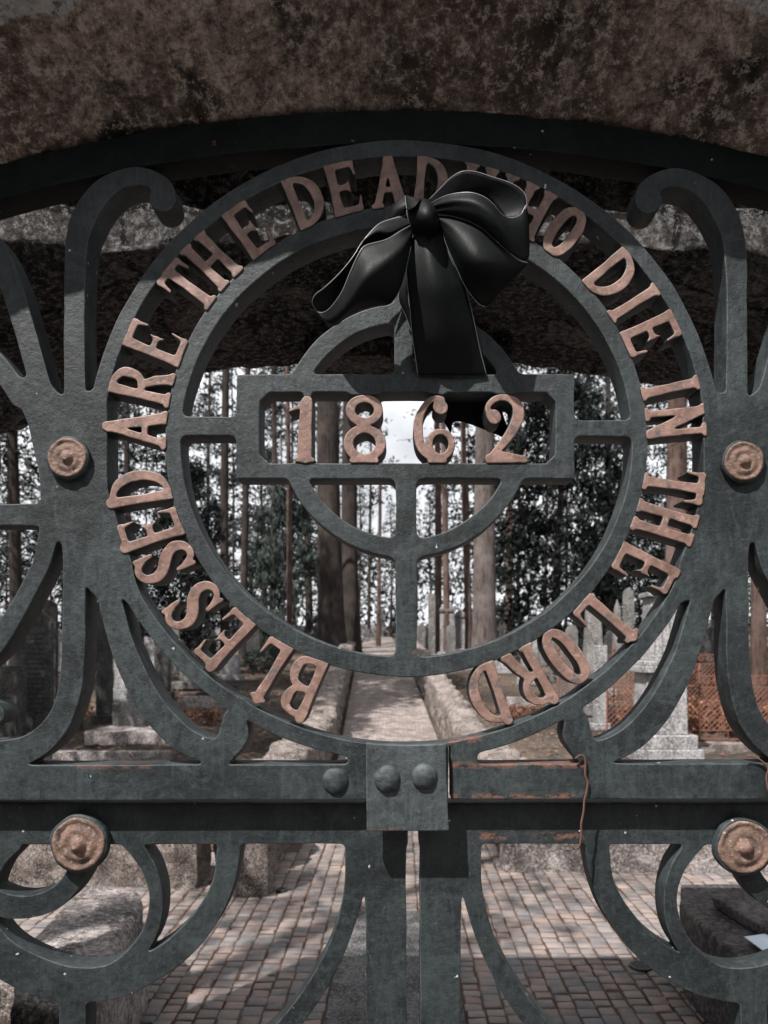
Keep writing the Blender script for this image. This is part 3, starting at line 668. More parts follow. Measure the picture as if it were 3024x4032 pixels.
# ------------------------------------------------------------------ satin bow
def ribbon(name, edges, parent, n=34, m=12, bulge=.0, wr=.0, seed=0, thick=.0009, edge_glint=(0, -1)):
    """edges: list of polylines (x, y in tile M, y-depth in cm) giving cross curves of the ribbon; lofted along their index"""
    rows = [catmull(e, 8) for e in edges]
    rs = []
    for r_ in rows:
        a = np.array(r_); s_ = np.concatenate([[0], np.cumsum(np.hypot(*(a[1:, :2] - a[:-1, :2]).T))]); s_ /= s_[-1]
        q = np.linspace(0, 1, n); rs.append(np.stack([np.interp(q, s_, a[:, k]) for k in range(3)], 1))
    V = []
    for j in range(m):
        tt = j / (m - 1) * (len(rs) - 1); i0 = min(int(tt), len(rs) - 2); f_ = tt - i0
        if len(rs) > 2:
            L_ = [tuple(rs[k][i]) for k in range(len(rs)) for i in []]
        for i in range(n):
            a = rs[i0][i]; b = rs[i0 + 1][i]
            if len(rs) > 2:
                z_ = rs[i0 - 1][i] if i0 > 0 else 2 * a - b; y_ = rs[i0 + 2][i] if i0 + 2 < len(rs) else 2 * b - a
                p_ = .5 * (2 * a + (b - z_) * f_ + (2 * z_ - 5 * a + 4 * b - y_) * f_ * f_ + (3 * a - z_ - 3 * b + y_) * f_ ** 3)
            else: p_ = a * (1 - f_) + b * f_
            x, y = Mz((p_[0], p_[1]))[0]
            s_ = i / (n - 1); dep = -p_[2] / 100 - bulge * math.sin(math.pi * j / (m - 1)) * math.sin(math.pi * min(1, s_ * 1.0))
            dep -= wr * (1 - s_) * math.sin(j / (m - 1) * 13 + seed + s_ * 1.5) 
            V.append(P(x, y, dep))
    Fc = [(j * n + i, j * n + i + 1, (j + 1) * n + i + 1, (j + 1) * n + i) for j in range(m - 1) for i in range(n - 1)]
    o = pmesh(name, V, Fc, M['satin'], parent, 180)
    md = o.modifiers.new('thick', 'SOLIDIFY'); md.thickness = thick; md.offset = 0
    mb = MB()
    for h_ in edge_glint:
        j = h_ % m; mb.tube([V[j * n + i] for i in range(n)], .0007, 6)
    if edge_glint: mb.build('edge_glint', M['edge_glint'], o, 180)
    return o
bow = empty('ribbon_bow', (0, 0, 0), 'large black satin ribbon bow with hanging tail, tied on the iron ring', 'bow')
# tail, hanging from the knot over the small arch and behind the date frame
ribbon('tail', [[(740, 480, 3.2), (700, 700, 4.0), (705, 900, 4.2), (722, 1050, 3.6), (738, 1250, 2.6), (760, 1400, 1.3), (778, 1530, .4)],
                [(850, 480, 4.6), (860, 700, 5.6), (900, 900, 5.6), (940, 1100, 4.4), (970, 1300, 3.0), (1000, 1420, 1.6), (1020, 1533, .6)],
                [(945, 480, 3.4), (985, 680, 4.4), (1060, 860, 4.6), (1110, 950, 4.2), (1165, 1170, 2.8), (1200, 1340, 1.6), (1250, 1533, .4)]], bow, 40, 14, .006, .0012, 1)
ribbon('tail', [[(700, 620, 3.4), (690, 820, 3.0), (645, 990, 2.2), (690, 1110, 1.6), (745, 1260, 1.2)],
                [(760, 620, 3.6), (720, 840, 3.2), (712, 1000, 2.6), (735, 1130, 2.0), (755, 1270, 1.4)]], bow, 26, 5, .002, 0, 1)
# tail end behind the top bar of the date frame, seen in the window
ribbon('tail', [[(780, 1530, -7.0), (840, 1640, -7.2), (900, 1760, -7.4), (985, 1900, -7.5), (1002, 1935, -7.5)],
                [(1000, 1500, -6.6), (1010, 1640, -6.9), (1020, 1720, -7.2), (1040, 1820, -7.4), (1062, 1848, -7.5)],
                [(1270, 1520, -7.0), (1310, 1640, -7.2), (1350, 1760, -7.4), (1410, 1940, -7.5), (1440, 1990, -7.5)]], bow, 24, 10, .006, 0, 1, edge_glint=())
# left loop: front panel, and the inside seen through its mouth
ribbon('loop', [[(735, 420, 3.0), (590, 460, 4.2), (500, 500, 5.0), (400, 610, 5.6), (330, 720, 6.0), (240, 830, 6.0), (135, 930, 5.6), (70, 980, 4.6), (52, 1040, 3.6), (90, 1100, 3.0)],
                [(738, 440, 3.2), (640, 480, 4.8), (560, 520, 5.8), (460, 640, 6.4), (380, 760, 6.8), (300, 880, 6.8), (190, 960, 5.0), (110, 1010, 4.0), (90, 1050, 2.6), (110, 1080, 2.2)]][:1] +
               [[(738, 500, 2.8), (650, 545, 3.6), (550, 600, 4.2), (430, 650, 4.6), (372, 710, 4.8), (312, 835, 4.6), (262, 950, 4.2), (202, 1042, 3.8), (150, 1090, 3.2), (108, 1102, 3.0)]], bow, 36, 8, 0, 0, 0, edge_glint=(0,))
ribbon('loop', [[(735, 500, 4.4), (660, 540, 6.0), (560, 600, 6.8), (420, 640, 7.2), (370, 700, 7.4), (310, 830, 7.2), (260, 950, 6.6), (200, 1040, 5.6), (150, 1090, 4.6), (110, 1103, 3.6), (80, 1090, 3.2)],
                [(740, 560, 4.6), (690, 640, 7.0), (610, 720, 8.2), (510, 810, 8.4), (440, 880, 8.2), (380, 960, 7.4), (310, 1060, 6.2), (240, 1130, 5.2), (190, 1160, 4.6), (150, 1160, 4.2), (120, 1140, 3.8)],
                [(735, 600, 3.8), (715, 700, 5.4), (690, 830, 6.0), (650, 950, 5.6), (585, 1040, 4.6), (480, 1060, 3.8), (380, 1085, 3.2), (290, 1130, 2.8), (230, 1180, 2.6), (180, 1190, 2.6), (130, 1150, 2.8)]], bow, 44, 18, .007, .0016, 2, edge_glint=(0, -1))
ribbon('loop', [[(730, 490, 4.0), (600, 560, 5.2), (500, 560, 5.4), (405, 600, 6.0)], [(735, 430, 3.2), (590, 462, 4.3), (500, 502, 5.1), (400, 612, 6.0)]], bow, 20, 6, .003, 0, 0, edge_glint=(-1,))
# right upper loop: back band (inner face) and its bright front rim
ribbon('loop', [[(850, 330, 2.6), (930, 250, 3.4), (1010, 170, 4.2), (1090, 130, 4.8), (1180, 135, 5.0), (1290, 170, 5.2), (1400, 205, 5.4), (1480, 250, 5.4), (1522, 310, 5.2), (1520, 380, 5.0), (1470, 440, 5.0), (1410, 452, 5.4)],
                [(862, 350, 2.6), (930, 318, 3.0), (1010, 292, 3.4), (1110, 280, 3.6), (1200, 296, 3.6), (1270, 336, 3.6), (1330, 395, 3.8), (1370, 432, 4.0), (1395, 446, 4.4), (1402, 449, 4.8), (1406, 450, 5.0), (1409, 451, 5.2)]], bow, 44, 8, 0, 0, 0, edge_glint=(0,))
ribbon('loop', [[(870, 350, 4.2), (940, 310, 5.6), (1020, 285, 6.8), (1130, 276, 7.8), (1220, 300, 8.2), (1290, 350, 8.0), (1350, 420, 7.2), (1410, 452, 6.0), (1480, 430, 5.2), (1522, 360, 5.0)],
                [(880, 380, 4.6), (960, 360, 6.2), (1060, 350, 7.6), (1180, 370, 8.6), (1280, 430, 8.8), (1350, 500, 8.2), (1410, 540, 7.0), (1470, 545, 5.8), (1515, 520, 5.0), (1538, 470, 4.4)],
                [(900, 420, 4.4), (1000, 430, 6.0), (1110, 460, 7.2), (1210, 510, 7.8), (1300, 590, 7.8), (1380, 660, 7.2), (1450, 715, 6.2), (1510, 745, 5.2), (1540, 720, 4.4), (1545, 640, 4.0)]], bow, 44, 16, .007, .0016, 3, edge_glint=(0,))
# right lower lobe
ribbon('loop', [[(920, 435, 4.2), (1000, 440, 5.6), (1110, 470, 6.8), (1210, 520, 7.4), (1300, 600, 7.4), (1390, 680, 6.8), (1470, 740, 5.8), (1530, 760, 4.8)],
                [(925, 470, 4.6), (1020, 560, 6.8), (1110, 650, 8.2), (1190, 730, 8.8), (1260, 790, 8.4), (1330, 840, 7.0), (1390, 860, 5.6), (1440, 870, 4.6)],
                [(940, 510, 3.6), (970, 620, 4.8), (1020, 740, 5.6), (1070, 850, 5.6), (1110, 930, 5.0), (1160, 1000, 4.4), (1200, 1045, 4.0), (1240, 1060, 3.6)]], bow, 40, 18, .008, .0014, 4, edge_glint=(0, -1))
# small tuck left of the knot
ribbon('loop', [[(700, 290, 2.6), (650, 320, 3.0), (600, 390, 3.2), (578, 460, 3.0)], [(760, 330, 4.0), (720, 350, 4.4), (700, 380, 4.4), (690, 430, 4.0)]], bow, 16, 8, .004, 0, 0, edge_glint=())
# knot: wrapped band
ribbon('knot', [[(690, 300, 3.4), (700, 380, 5.0), (710, 450, 5.4), (735, 520, 4.8), (745, 570, 3.2)],
                [(760, 310, 5.6), (790, 390, 7.8), (800, 450, 8.0), (815, 510, 7.2), (820, 580, 4.6)],
                [(830, 320, 5.6), (870, 370, 7.6), (885, 440, 7.8), (890, 510, 7.0), (890, 590, 4.4)],
                [(870, 340, 3.4), (905, 400, 4.6), (920, 450, 4.8), (930, 510, 4.6), (935, 570, 3.2)]], bow, 20, 16, .003, .0015, 0, edge_glint=(0,))
ribbon('knot', [[(700, 395, 5.4), (712, 350, 6.2), (770, 318, 6.6), (830, 330, 6.0)], [(705, 400, 7.0), (745, 385, 8.0), (775, 350, 8.2), (790, 330, 7.0)]], bow, 14, 6, .002, 0, 0, edge_glint=())

# ------------------------------------------------------------------ twisted wire
def wire(pts, ytrack, label, name='twisted_wire', amp=5, n=150, turns=24):
    c = catmull(pts, 12); a = np.array([q[:2] for q in c]); ss = np.concatenate([[0], np.cumsum(np.hypot(*(a[1:] - a[:-1]).T))]); ss /= ss[-1]
    mb = MB()
    for ph in (0, math.pi):
        L = []
        for i in range(n):
            s_ = i / (n - 1); x = np.interp(s_, ss, a[:, 0]); y = np.interp(s_, ss, a[:, 1]); an = s_ * turns * 2 * math.pi + ph
            L.append(P(x + amp * math.cos(an) * .55, y + amp * .2 * math.cos(an), ytrack + amp * .0002 * math.sin(an)))
        mb.tube(L, .0010, 6)
    o = mb.build(name, M['wire'], None, 180); tag(o, label, 'wire'); return o
wire(I((400, 975), (430, 952), (460, 962), (468, 1010), (466, 1080), (482, 1130), (472, 1200), (460, 1250), (455, 1320), (440, 1400), (440, 1480), (425, 1550), (395, 1565), (385, 1545)), -.006,
     'thin rusty twisted wire hanging down over the iron rail right of the clasp plate')
wire(I((1520, 960), (1560, 960), (1620, 990), (1660, 1040), (1650, 1100), (1662, 1180), (1690, 1250)), -.006,
     'short rusty twisted wire looped over the rail at the right edge of the photo')

# ------------------------------------------------------------------ stone archways
def arch_thing(name, label, Rr, apex, xh, prof, mats, ymax, ztop, xo, zn=.012, lip=.004, na=240, nj=30, matidx=None, seed=0):
    """prof: list of (y, outward offset) from back to front of the intrados; jambs at +-xh; block filled up to ztop and out to +-xo"""
    path = []
    zj = apex - xh * xh / (2 * Rr)
    for i in range(nj): path.append((-xh, zj * i / nj, (-1, 0)))
    for i in range(na + 1):
        x = -xh + 2 * xh * i / na; z = apex - x * x / (2 * Rr); nn = Vector((x / Rr, 1)).normalized()
        k = max(0, (abs(x) - xh * .93) / (xh * .07)); nn = Vector((nn.x + math.copysign(k, x), nn.y)).normalized()
        path.append((x, z, (nn.x, nn.y)))
    for i in range(nj - 1, -1, -1): path.append((xh, zj * i / nj, (1, 0)))
    m = len(prof); V = []; Fc = []
    for (x, z, n_) in path:
        for (y, off) in prof:
            d = noise.noise(Vector((x * 4 + seed, y * 5, z * 4))) * zn + noise.noise(Vector((x * 15, y * 17 + seed, z * 15))) * zn * .55 + noise.noise(Vector((x * 45, y * 50, z * 45 + seed))) * zn * .25
            V.append((x + n_[0] * (off + d), y, max(z + n_[1] * (off + d), 0 if n_[1] == 0 else z + n_[1] * (off + d))))
    np_ = len(path)
    for i in range(np_ - 1):
        for j in range(m - 1): Fc.append((i * m + j, i * m + j + 1, (i + 1) * m + j + 1, (i + 1) * m + j))
    yb, yf = prof[0][0], prof[-1][0]
    # faces: back and front plates as strips up to the outer rectangle
    for jj, y, fl in ((0, yb, 0), (m - 1, yf, 1)):
        base = len(V); rows = 16
        for i, (x, z, n_) in enumerate(path):
            a = V[i * m + jj]
            if i < nj: o_ = (-xo, z)
            elif i >= np_ - nj: o_ = (xo, z)
            else:
                q = (i - nj) / (np_ - 2 * nj - 1) * 2 - 1; o_ = (q * xo, ztop)
            for r_ in range(rows + 1):
                t_ = r_ / rows; px_, pz_ = a[0] + (o_[0] - a[0]) * t_, a[2] + (o_[1] - a[2]) * t_
                V.append((px_, y + (noise.noise(Vector((px_ * 7, pz_ * 7, seed))) * zn * (1 if 0 < r_ < rows else 0)), pz_))
        for i in range(np_ - 1):
            for r_ in range(rows):
                q = (base + i * (rows + 1) + r_, base + i * (rows + 1) + r_ + 1, base + (i + 1) * (rows + 1) + r_ + 1, base + (i + 1) * (rows + 1) + r_)
                Fc.append(q)
    o = pmesh('stonework', V, Fc, mats, None, 180)
    # coping, the top and the ends closed
    mb = MB(); mb.box(-xo - .04, xo + .04, min(yb, yf) - lip, max(yb, yf) + .004, ztop, ztop + .06)
    cp = mb.build('coping', mats, None, 40)
    en = MB().box(-xo - .02, -xo, min(yb, yf), max(yb, yf), 0, ztop).build('end_wall', mats, None, 40)
    en2 = MB().box(xo, xo + .02, min(yb, yf), max(yb, yf), 0, ztop).build('end_wall', mats, None, 40)
    t = empty(name, (0, 0, 0), label, 'archway')
    for q in (o, cp, en, en2): q.parent = t
    return t
profF = [(.09, 0)] + [(.09 - .012 * i, 0.0) for i in range(1, 7)] + [(.012 - .0073 * i, .0048 * i) for i in range(1, 26)]
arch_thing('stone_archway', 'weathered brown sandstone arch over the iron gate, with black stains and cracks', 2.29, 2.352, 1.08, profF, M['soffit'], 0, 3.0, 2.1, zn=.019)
profR = [(1.18 - .03 * i, 0.0) for i in range(0, 25)]
profR[-1] = (.45, 0.0)
rear = arch_thing('stone_archway', 'second darker stone arch behind the iron gate, framing the trees', 3.2, 2.40, 1.24, profR, M['rear'], 0, 2.58, 1.5, lip=.065, zn=.016, seed=5)  # unseen coping overhang added to shade the top of the rear face

ka, kb = P(1225, 1496, 1.14), P(1985, 1496, 1.14)
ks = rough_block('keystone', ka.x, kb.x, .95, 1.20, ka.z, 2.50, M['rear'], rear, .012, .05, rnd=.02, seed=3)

# ------------------------------------------------------------------ ground
def zg(y):
    t = y + D0
    if t < 9.7: return 0.0
    if t < 19: return .097 * (t - 9.7)
    return .902 + .055 * (min(t, 60) - 19)
def path_x(y):
    t = y + D0; return -.10 if t < 10.4 else -.10 - .033 * (t - 10.4)
def on(px, t, jx=0): return ((px - VX) * t / F, t - D0)          # photo column at distance t -> ground position
xs = np.concatenate([np.linspace(-150, -14, 10), np.arange(-12, 12.1, .5), np.linspace(14, 150, 10)])
ys = np.concatenate([[-150, -60, -20, -6], np.arange(-2, 62, .6), [80, 120, 200, 400]])
V = []; Fc = []
for y in ys:
    for x in xs:
        d = 0 if (y < 4.2 or abs(x - path_x(y)) < 1.4) else .10 * noise.noise(Vector((x * .8, y * .8, 0))) + .05 * noise.noise(Vector((x * 2.3, y * 2.3, 3)))
        V.append((x, y, zg(y) + d - (.03 if abs(x - path_x(y)) < 1.4 or y < 4.2 else 0)))
nx_ = len(xs)
for j in range(len(ys) - 1):
    for i in range(nx_ - 1): Fc.append((j * nx_ + i, j * nx_ + i + 1, (j + 1) * nx_ + i + 1, (j + 1) * nx_ + i))
tag(pmesh('ground', V, Fc, M['ground'], None, 180), 'leaf littered cemetery earth rising gently between the graves', None, None, 'structure')
# soil bed of the courtyard + individual setts in one paving
tag(pmesh('courtyard_bed', [(-6, -.5, -.004), (6, -.5, -.004), (6, 9, -.004), (-6, 9, -.004)], [(0, 1, 2, 3)], M['joint']), None, None, None, 'structure')
V = []; Fc = []; att = []
cols_ = []; x = .275
while x < 3.4: w_ = random.uniform(.072, .090); cols_.append((x, w_, 1.2)); x += w_
x = -.305
while x > -3.4: w_ = random.uniform(.072, .090); cols_.append((x - w_, w_, 1.2)); x -= w_
for i in range(7): cols_.append((-.305 + i * .0829, .0829, 3.185))
for x, wcol, ys_ in cols_:
    y = ys_ + random.uniform(0, .06) * (ys_ < 2); lim = 8.9 if abs(x + .05) < .75 else 4.4
    while y < lim:
        L_ = random.uniform(.058, .086)
        if True:
            z = random.uniform(-.0015, .0035); g = random.uniform(.003, .006); k = len(V); q = .006; tl = [random.uniform(-.003, .003) for _ in range(4)]
            sk = random.uniform(-.004, .004)
            x0, x1, y0, y1 = x + g + sk, x + wcol - g + sk, y + g, y + L_ - g
            V += [(x0, y0, -.03), (x1, y0, -.03), (x1, y1, -.03), (x0, y1, -.03), (x0, y0, z - .0045), (x1, y0, z - .0045), (x1, y1, z - .0045), (x0, y1, z - .0045),
                  (x0 + q, y0 + q, z + tl[0]), (x1 - q, y0 + q, z + tl[1]), (x1 - q, y1 - q, z + tl[2]), (x0 + q, y1 - q, z + tl[3])]
            Fc += [(k, k + 1, k + 5, k + 4), (k + 1, k + 2, k + 6, k + 5), (k + 2, k + 3, k + 7, k + 6), (k + 3, k, k + 4, k + 7),
                   (k + 4, k + 5, k + 9, k + 8), (k + 5, k + 6, k + 10, k + 9), (k + 6, k + 7, k + 11, k + 10), (k + 7, k + 4, k + 8, k + 11), (k + 8, k + 9, k + 10, k + 11)]
            c_ = random.random(); att += [c_] * 12
        y += L_
o = pmesh('courtyard_paving', V, Fc, M['setts'], None, 50); a_ = o.data.attributes.new('sett', 'FLOAT', 'POINT')
a_.data.foreach_set('value', att) if len(o.data.vertices) == len(att) else None
tag(o, 'granite setts with rusty joints paving the court behind the gate', None, None, 'structure')
tag(pmesh('forecourt', [(-30, -30, -.004), (30, -30, -.004), (30, -.45, -.004), (-30, -.45, -.004)], [(0, 1, 2, 3)], M['fore'], None, 180), None, None, None, 'structure')  # unseen ground sheet added to throw light onto the arch underside
# path climbing between the walls
V = []; Fc = []; yy = np.arange(8.6, 60, .5)
for y in yy:
    hw = .70
    for k in range(5): V.append((path_x(y) - hw + 2 * hw * k / 4, y, zg(y) + .004 + .006 * math.sin(k * 1.3)))
for j in range(len(yy) - 1):
    for k in range(4): Fc.append((j * 5 + k, j * 5 + k + 1, j * 5 + k + 6, j * 5 + k + 5))
tag(pmesh('path', V, Fc, M['path'], None, 180), 'sett paved path climbing away between rough stone walls', None, None, 'structure')
# stone slab in the middle of the court
s_ = rough_block('paving_slab', -.30, .27, 1.3, 3.18, -.06, .008, M['slabdark'], None, .004, .06, rnd=.012)
tag(s_, None, None, None, 'structure')

# ------------------------------------------------------------------ walls, kerbs and blocks of the court
def rubble_wall(name, label, pts, h, th, mats, cat='wall', seed=0, capw=.04):
    """dry stone wall along pts (x,y); one mesh of rounded rough stones"""
    t = empty(name, (0, 0, 0), label, cat)
    V = []; Fc = []
    L_ = []; 
    for (x0, y0), (x1, y1) in zip(pts[:-1], pts[1:]):
        d = math.hypot(x1 - x0, y1 - y0); n = max(2, int(d / .06))
        L_ += [(x0 + (x1 - x0) * i / n, y0 + (y1 - y0) * i / n) for i in range(n)]
    L_.append(pts[-1]); prof = []
    nb = 9
    for i in range(nb): prof.append((-th / 2, h * i / nb))
    for i in range(7): a = math.pi * i / 6; prof.append((-th / 2 * math.cos(a) * 1.06, h + .07 * math.sin(a)))
    for i in range(nb - 1, -1, -1): prof.append((th / 2, h * i / nb))
    m = len(prof)
    for i, (x, y) in enumerate(L_):
        a = L_[max(i - 1, 0)]; b = L_[min(i + 1, len(L_) - 1)]; dx, dy = b[0] - a[0], b[1] - a[1]; q = math.hypot(dx, dy); nx2, ny2 = dy / q, -dx / q
        for (s2, z) in prof:
            p_ = Vector((x + nx2 * s2, y + ny2 * s2, z))
            c_ = noise.voronoi(Vector((p_.x * 3.4 + seed, p_.y * 3.4, p_.z * 5.0)))[0]
            e = min(.045, (c_[1] - c_[0]) * .12) + noise.noise(p_ * 14) * .012 + noise.noise(p_ * 4 + Vector((seed, 0, 0))) * .02
            sg = 1 if s2 > 0 else -1
            V.append((p_.x + nx2 * e * sg, p_.y + ny2 * e * sg, p_.z + zg(y) - .05 + (e if z >= h else 0)))
    for i in range(len(L_) - 1):
        for j in range(m - 1): Fc.append((i * m + j, (i + 1) * m + j, (i + 1) * m + j + 1, i * m + j + 1))
    Fc.append(tuple(range(m))); Fc.append(tuple((len(L_) - 1) * m + j for j in range(m - 1, -1, -1)))
    o = pmesh('masonry', V, Fc, mats, t, 60); return t
rubble_wall('stone_wall', 'rough rubble wall on the left of the climbing path, its near end by the court', [(-1.03, 3.9), (-1.04, 6.5), (-1.06, 9.2), (path_x(14) - .98, 14), (path_x(19) - .98, 19), (path_x(26) - .98, 26)], .52, .34, M['rubble'], seed=1)
rubble_wall('stone_wall', 'rough pale rubble wall on the right of the climbing path', [(.93, 4.2), (.92, 6.5), (.86, 9.2), (path_x(14) + .94, 14), (path_x(19) + .92, 19), (path_x(26) + .92, 26)], .52, .30, M['rubble'], seed=2)
rubble_wall('stone_wall', 'low pinkish rubble wall along the back of the court on the left, behind the rosette', [(-3.4, 3.86), (-2.2, 3.78), (-1.25, 3.74)], .48, .26, M['rubble'], seed=3)
o = rough_block('boundary_stone', *sorted((on(935, 4.9)[0], on(1088, 4.9)[0])), 3.42, 3.72, -.02, .56, M['rubble'], None, .03, .04, rnd=.05, seed=4)
tag(o, 'rough upright boulder at the end of the left court wall', 'stone block')
o = rough_block('retaining_block', .70, 3.6, 3.95, 4.25, -.04, .55, M['pale'], None, .018, .05, rnd=.04, seed=6)
tag(o, 'long pale weathered stone block along the back of the court on the right', 'stone block')
# left pale kerb block lying toward the camera
import bmesh
def prism(name, base, top, mats, label, cat, n=.006, seed=0, rnd=.02, seg=.05):
    bm = bmesh.new(); vb = [bm.verts.new((x, y, z)) for x, y, z in base]; vt = [bm.verts.new((x, y, z)) for x, y, z in top]; k = len(base)
    bm.faces.new(vb[::-1]); bm.faces.new(vt)
    for i in range(k): bm.faces.new((vb[i], vb[(i + 1) % k], vt[(i + 1) % k], vt[i]))
    bmesh.ops.recalc_face_normals(bm, faces=bm.faces)
    bmesh.ops.bevel(bm, geom=bm.edges[:], offset=rnd, segments=3, profile=.6, affect='EDGES')
    for ax in range(3):
        c = [v.co[ax] for v in bm.verts]; a, b = min(c), max(c); kk = min(50, int((b - a) / seg))
        for i in range(1, kk):
            cc = [0, 0, 0]; cc[ax] = a + (b - a) * i / kk; nn = [0, 0, 0]; nn[ax] = 1
            bmesh.ops.bisect_plane(bm, geom=bm.verts[:] + bm.edges[:] + bm.faces[:], plane_co=cc, plane_no=nn)
    bm.normal_update()
    for v in bm.verts: v.co += v.normal * (noise.noise(v.co * 7 + Vector((seed, 0, 0))) * n + noise.noise(v.co * 25) * n * .5)
    me = bpy.data.meshes.new(name); bm.to_mesh(me); bm.free(); o = link(name, me, mats, None, 45)
    if label: tag(o, label, cat)
    return o
# block: end face toward the court, top slopes
def gp(px, py, z=0.0): t = (EYE - z) * F / (py - VY); return ((px - VX) * t / F, t - D0, z)
hB = .42
bt = [gp(60, 3830, hB), gp(305, 3480, hB), gp(540, 3490, hB), gp(545, 3560, hB), gp(420, 3850, hB)]
bt = [gp(75, 3725, hB), gp(330, 3480, hB), gp(545, 3490, hB), gp(560, 3560, hB), gp(330, 3990, hB), gp(40, 3960, hB)]
prism('kerb_block', [(x + (.03 if i in (2, 3, 4) else 0), y, -.02) for i, (x, y, z) in enumerate(bt)], bt, M['pale'], 'thick pale stone kerb block on the left of the court, seen through the left leaf', 'kerb stone', .012, 3, .045)
o = rough_block('boulder', *sorted((on(60, 3.3)[0], on(380, 3.3)[0])), 1.75, 2.05, -.02, .14, M['rubble'], None, .05, .03, rnd=.05, seed=9, freq=9)
tag(o, 'small broken boulder in the bottom left corner of the court', 'boulder')
# right dark stone bench / tomb
hb = .40
bt = [gp(2680, 3480, hb), gp(3330, 3470, hb), gp(3700, 4000, hb), gp(3230, 4010, hb), gp(2930, 3790, hb), gp(2675, 3560, hb)]
bb = [(x + .02, y + .02, 0) for x, y, z in bt]
prism('stone_bench', bb, bt, M['bench'], 'long dark stone bench running along the right of the court', 'bench', .004, 5, .02)
q = [gp(2810, 3522, hb + .06), gp(3400, 3500, hb + .06), gp(3800, 3860, hb + .06), gp(3140, 3720, hb + .06)]
prism('stone_step', [(x, y, hb + .004) for x, y, z in q], [(x * .99, y, hb + .055) for x, y, z in q], M['bench'], 'dark stone block resting on the stone bench at the right edge', 'stone block', .004, 8, .015)
# paper sheet
q = [gp(2930, 3695, hb + .02), gp(3030, 3690, hb + .02), gp(3200, 3690, hb + .02), gp(3240, 3900, hb + .02), gp(3010, 3765, hb + .02)]
Vp = [(x, y, z + .006 + .01 * math.sin(i * 2)) for i, (x, y, z) in enumerate(q)]
o = pmesh('paper_sheet', Vp, [tuple(range(5))], M['paper'], None, 180); md = o.modifiers.new('t', 'SOLIDIFY'); md.thickness = .0006
tag(o, 'pale blue sheet of paper lying on the dark stone bench', 'paper')
# drains
def drain(px, py, r_, label, grate):
    x, y, z = gp(px, py, .012); t = empty('drain_cover', (x, y, z), label, 'drain')
    mb = MB(); n = 24
    v = [(rr * math.cos(2 * math.pi * k / n), rr * math.sin(2 * math.pi * k / n), zz) for rr, zz in ((r_, -.01), (r_, .002), (r_ * .78, .002), (r_ * .78, -.003)) for k in range(n)]
    f = [(i * n + k, i * n + (k + 1) % n, (i + 1) * n + (k + 1) % n, (i + 1) * n + k) for i in range(3) for k in range(n)] + [tuple(3 * n + k for k in range(n))]
    mb.add(v, f).build('rim', M['drain'], t, 40)
    m2 = MB()
    for i in range(-2, 3): L_ = math.sqrt(max(0, (r_ * .78) ** 2 - (i * r_ * .28) ** 2)); m2.box(i * r_ * .28 - r_ * .06, i * r_ * .28 + r_ * .06, -L_, L_, -.002, .0035)
    m2.build('grate', M['drain'], t, 40)
drain(1000 + 180 / 1.659, 3032 + 778 / 1.659, .035, 'small round drain cover in the setts left of the gate slit', 1)
drain(2024 + 830 / 1.659, 3032 + 1275 / 1.659, .055, 'larger round drain cover in the setts near the stone bench', 1)

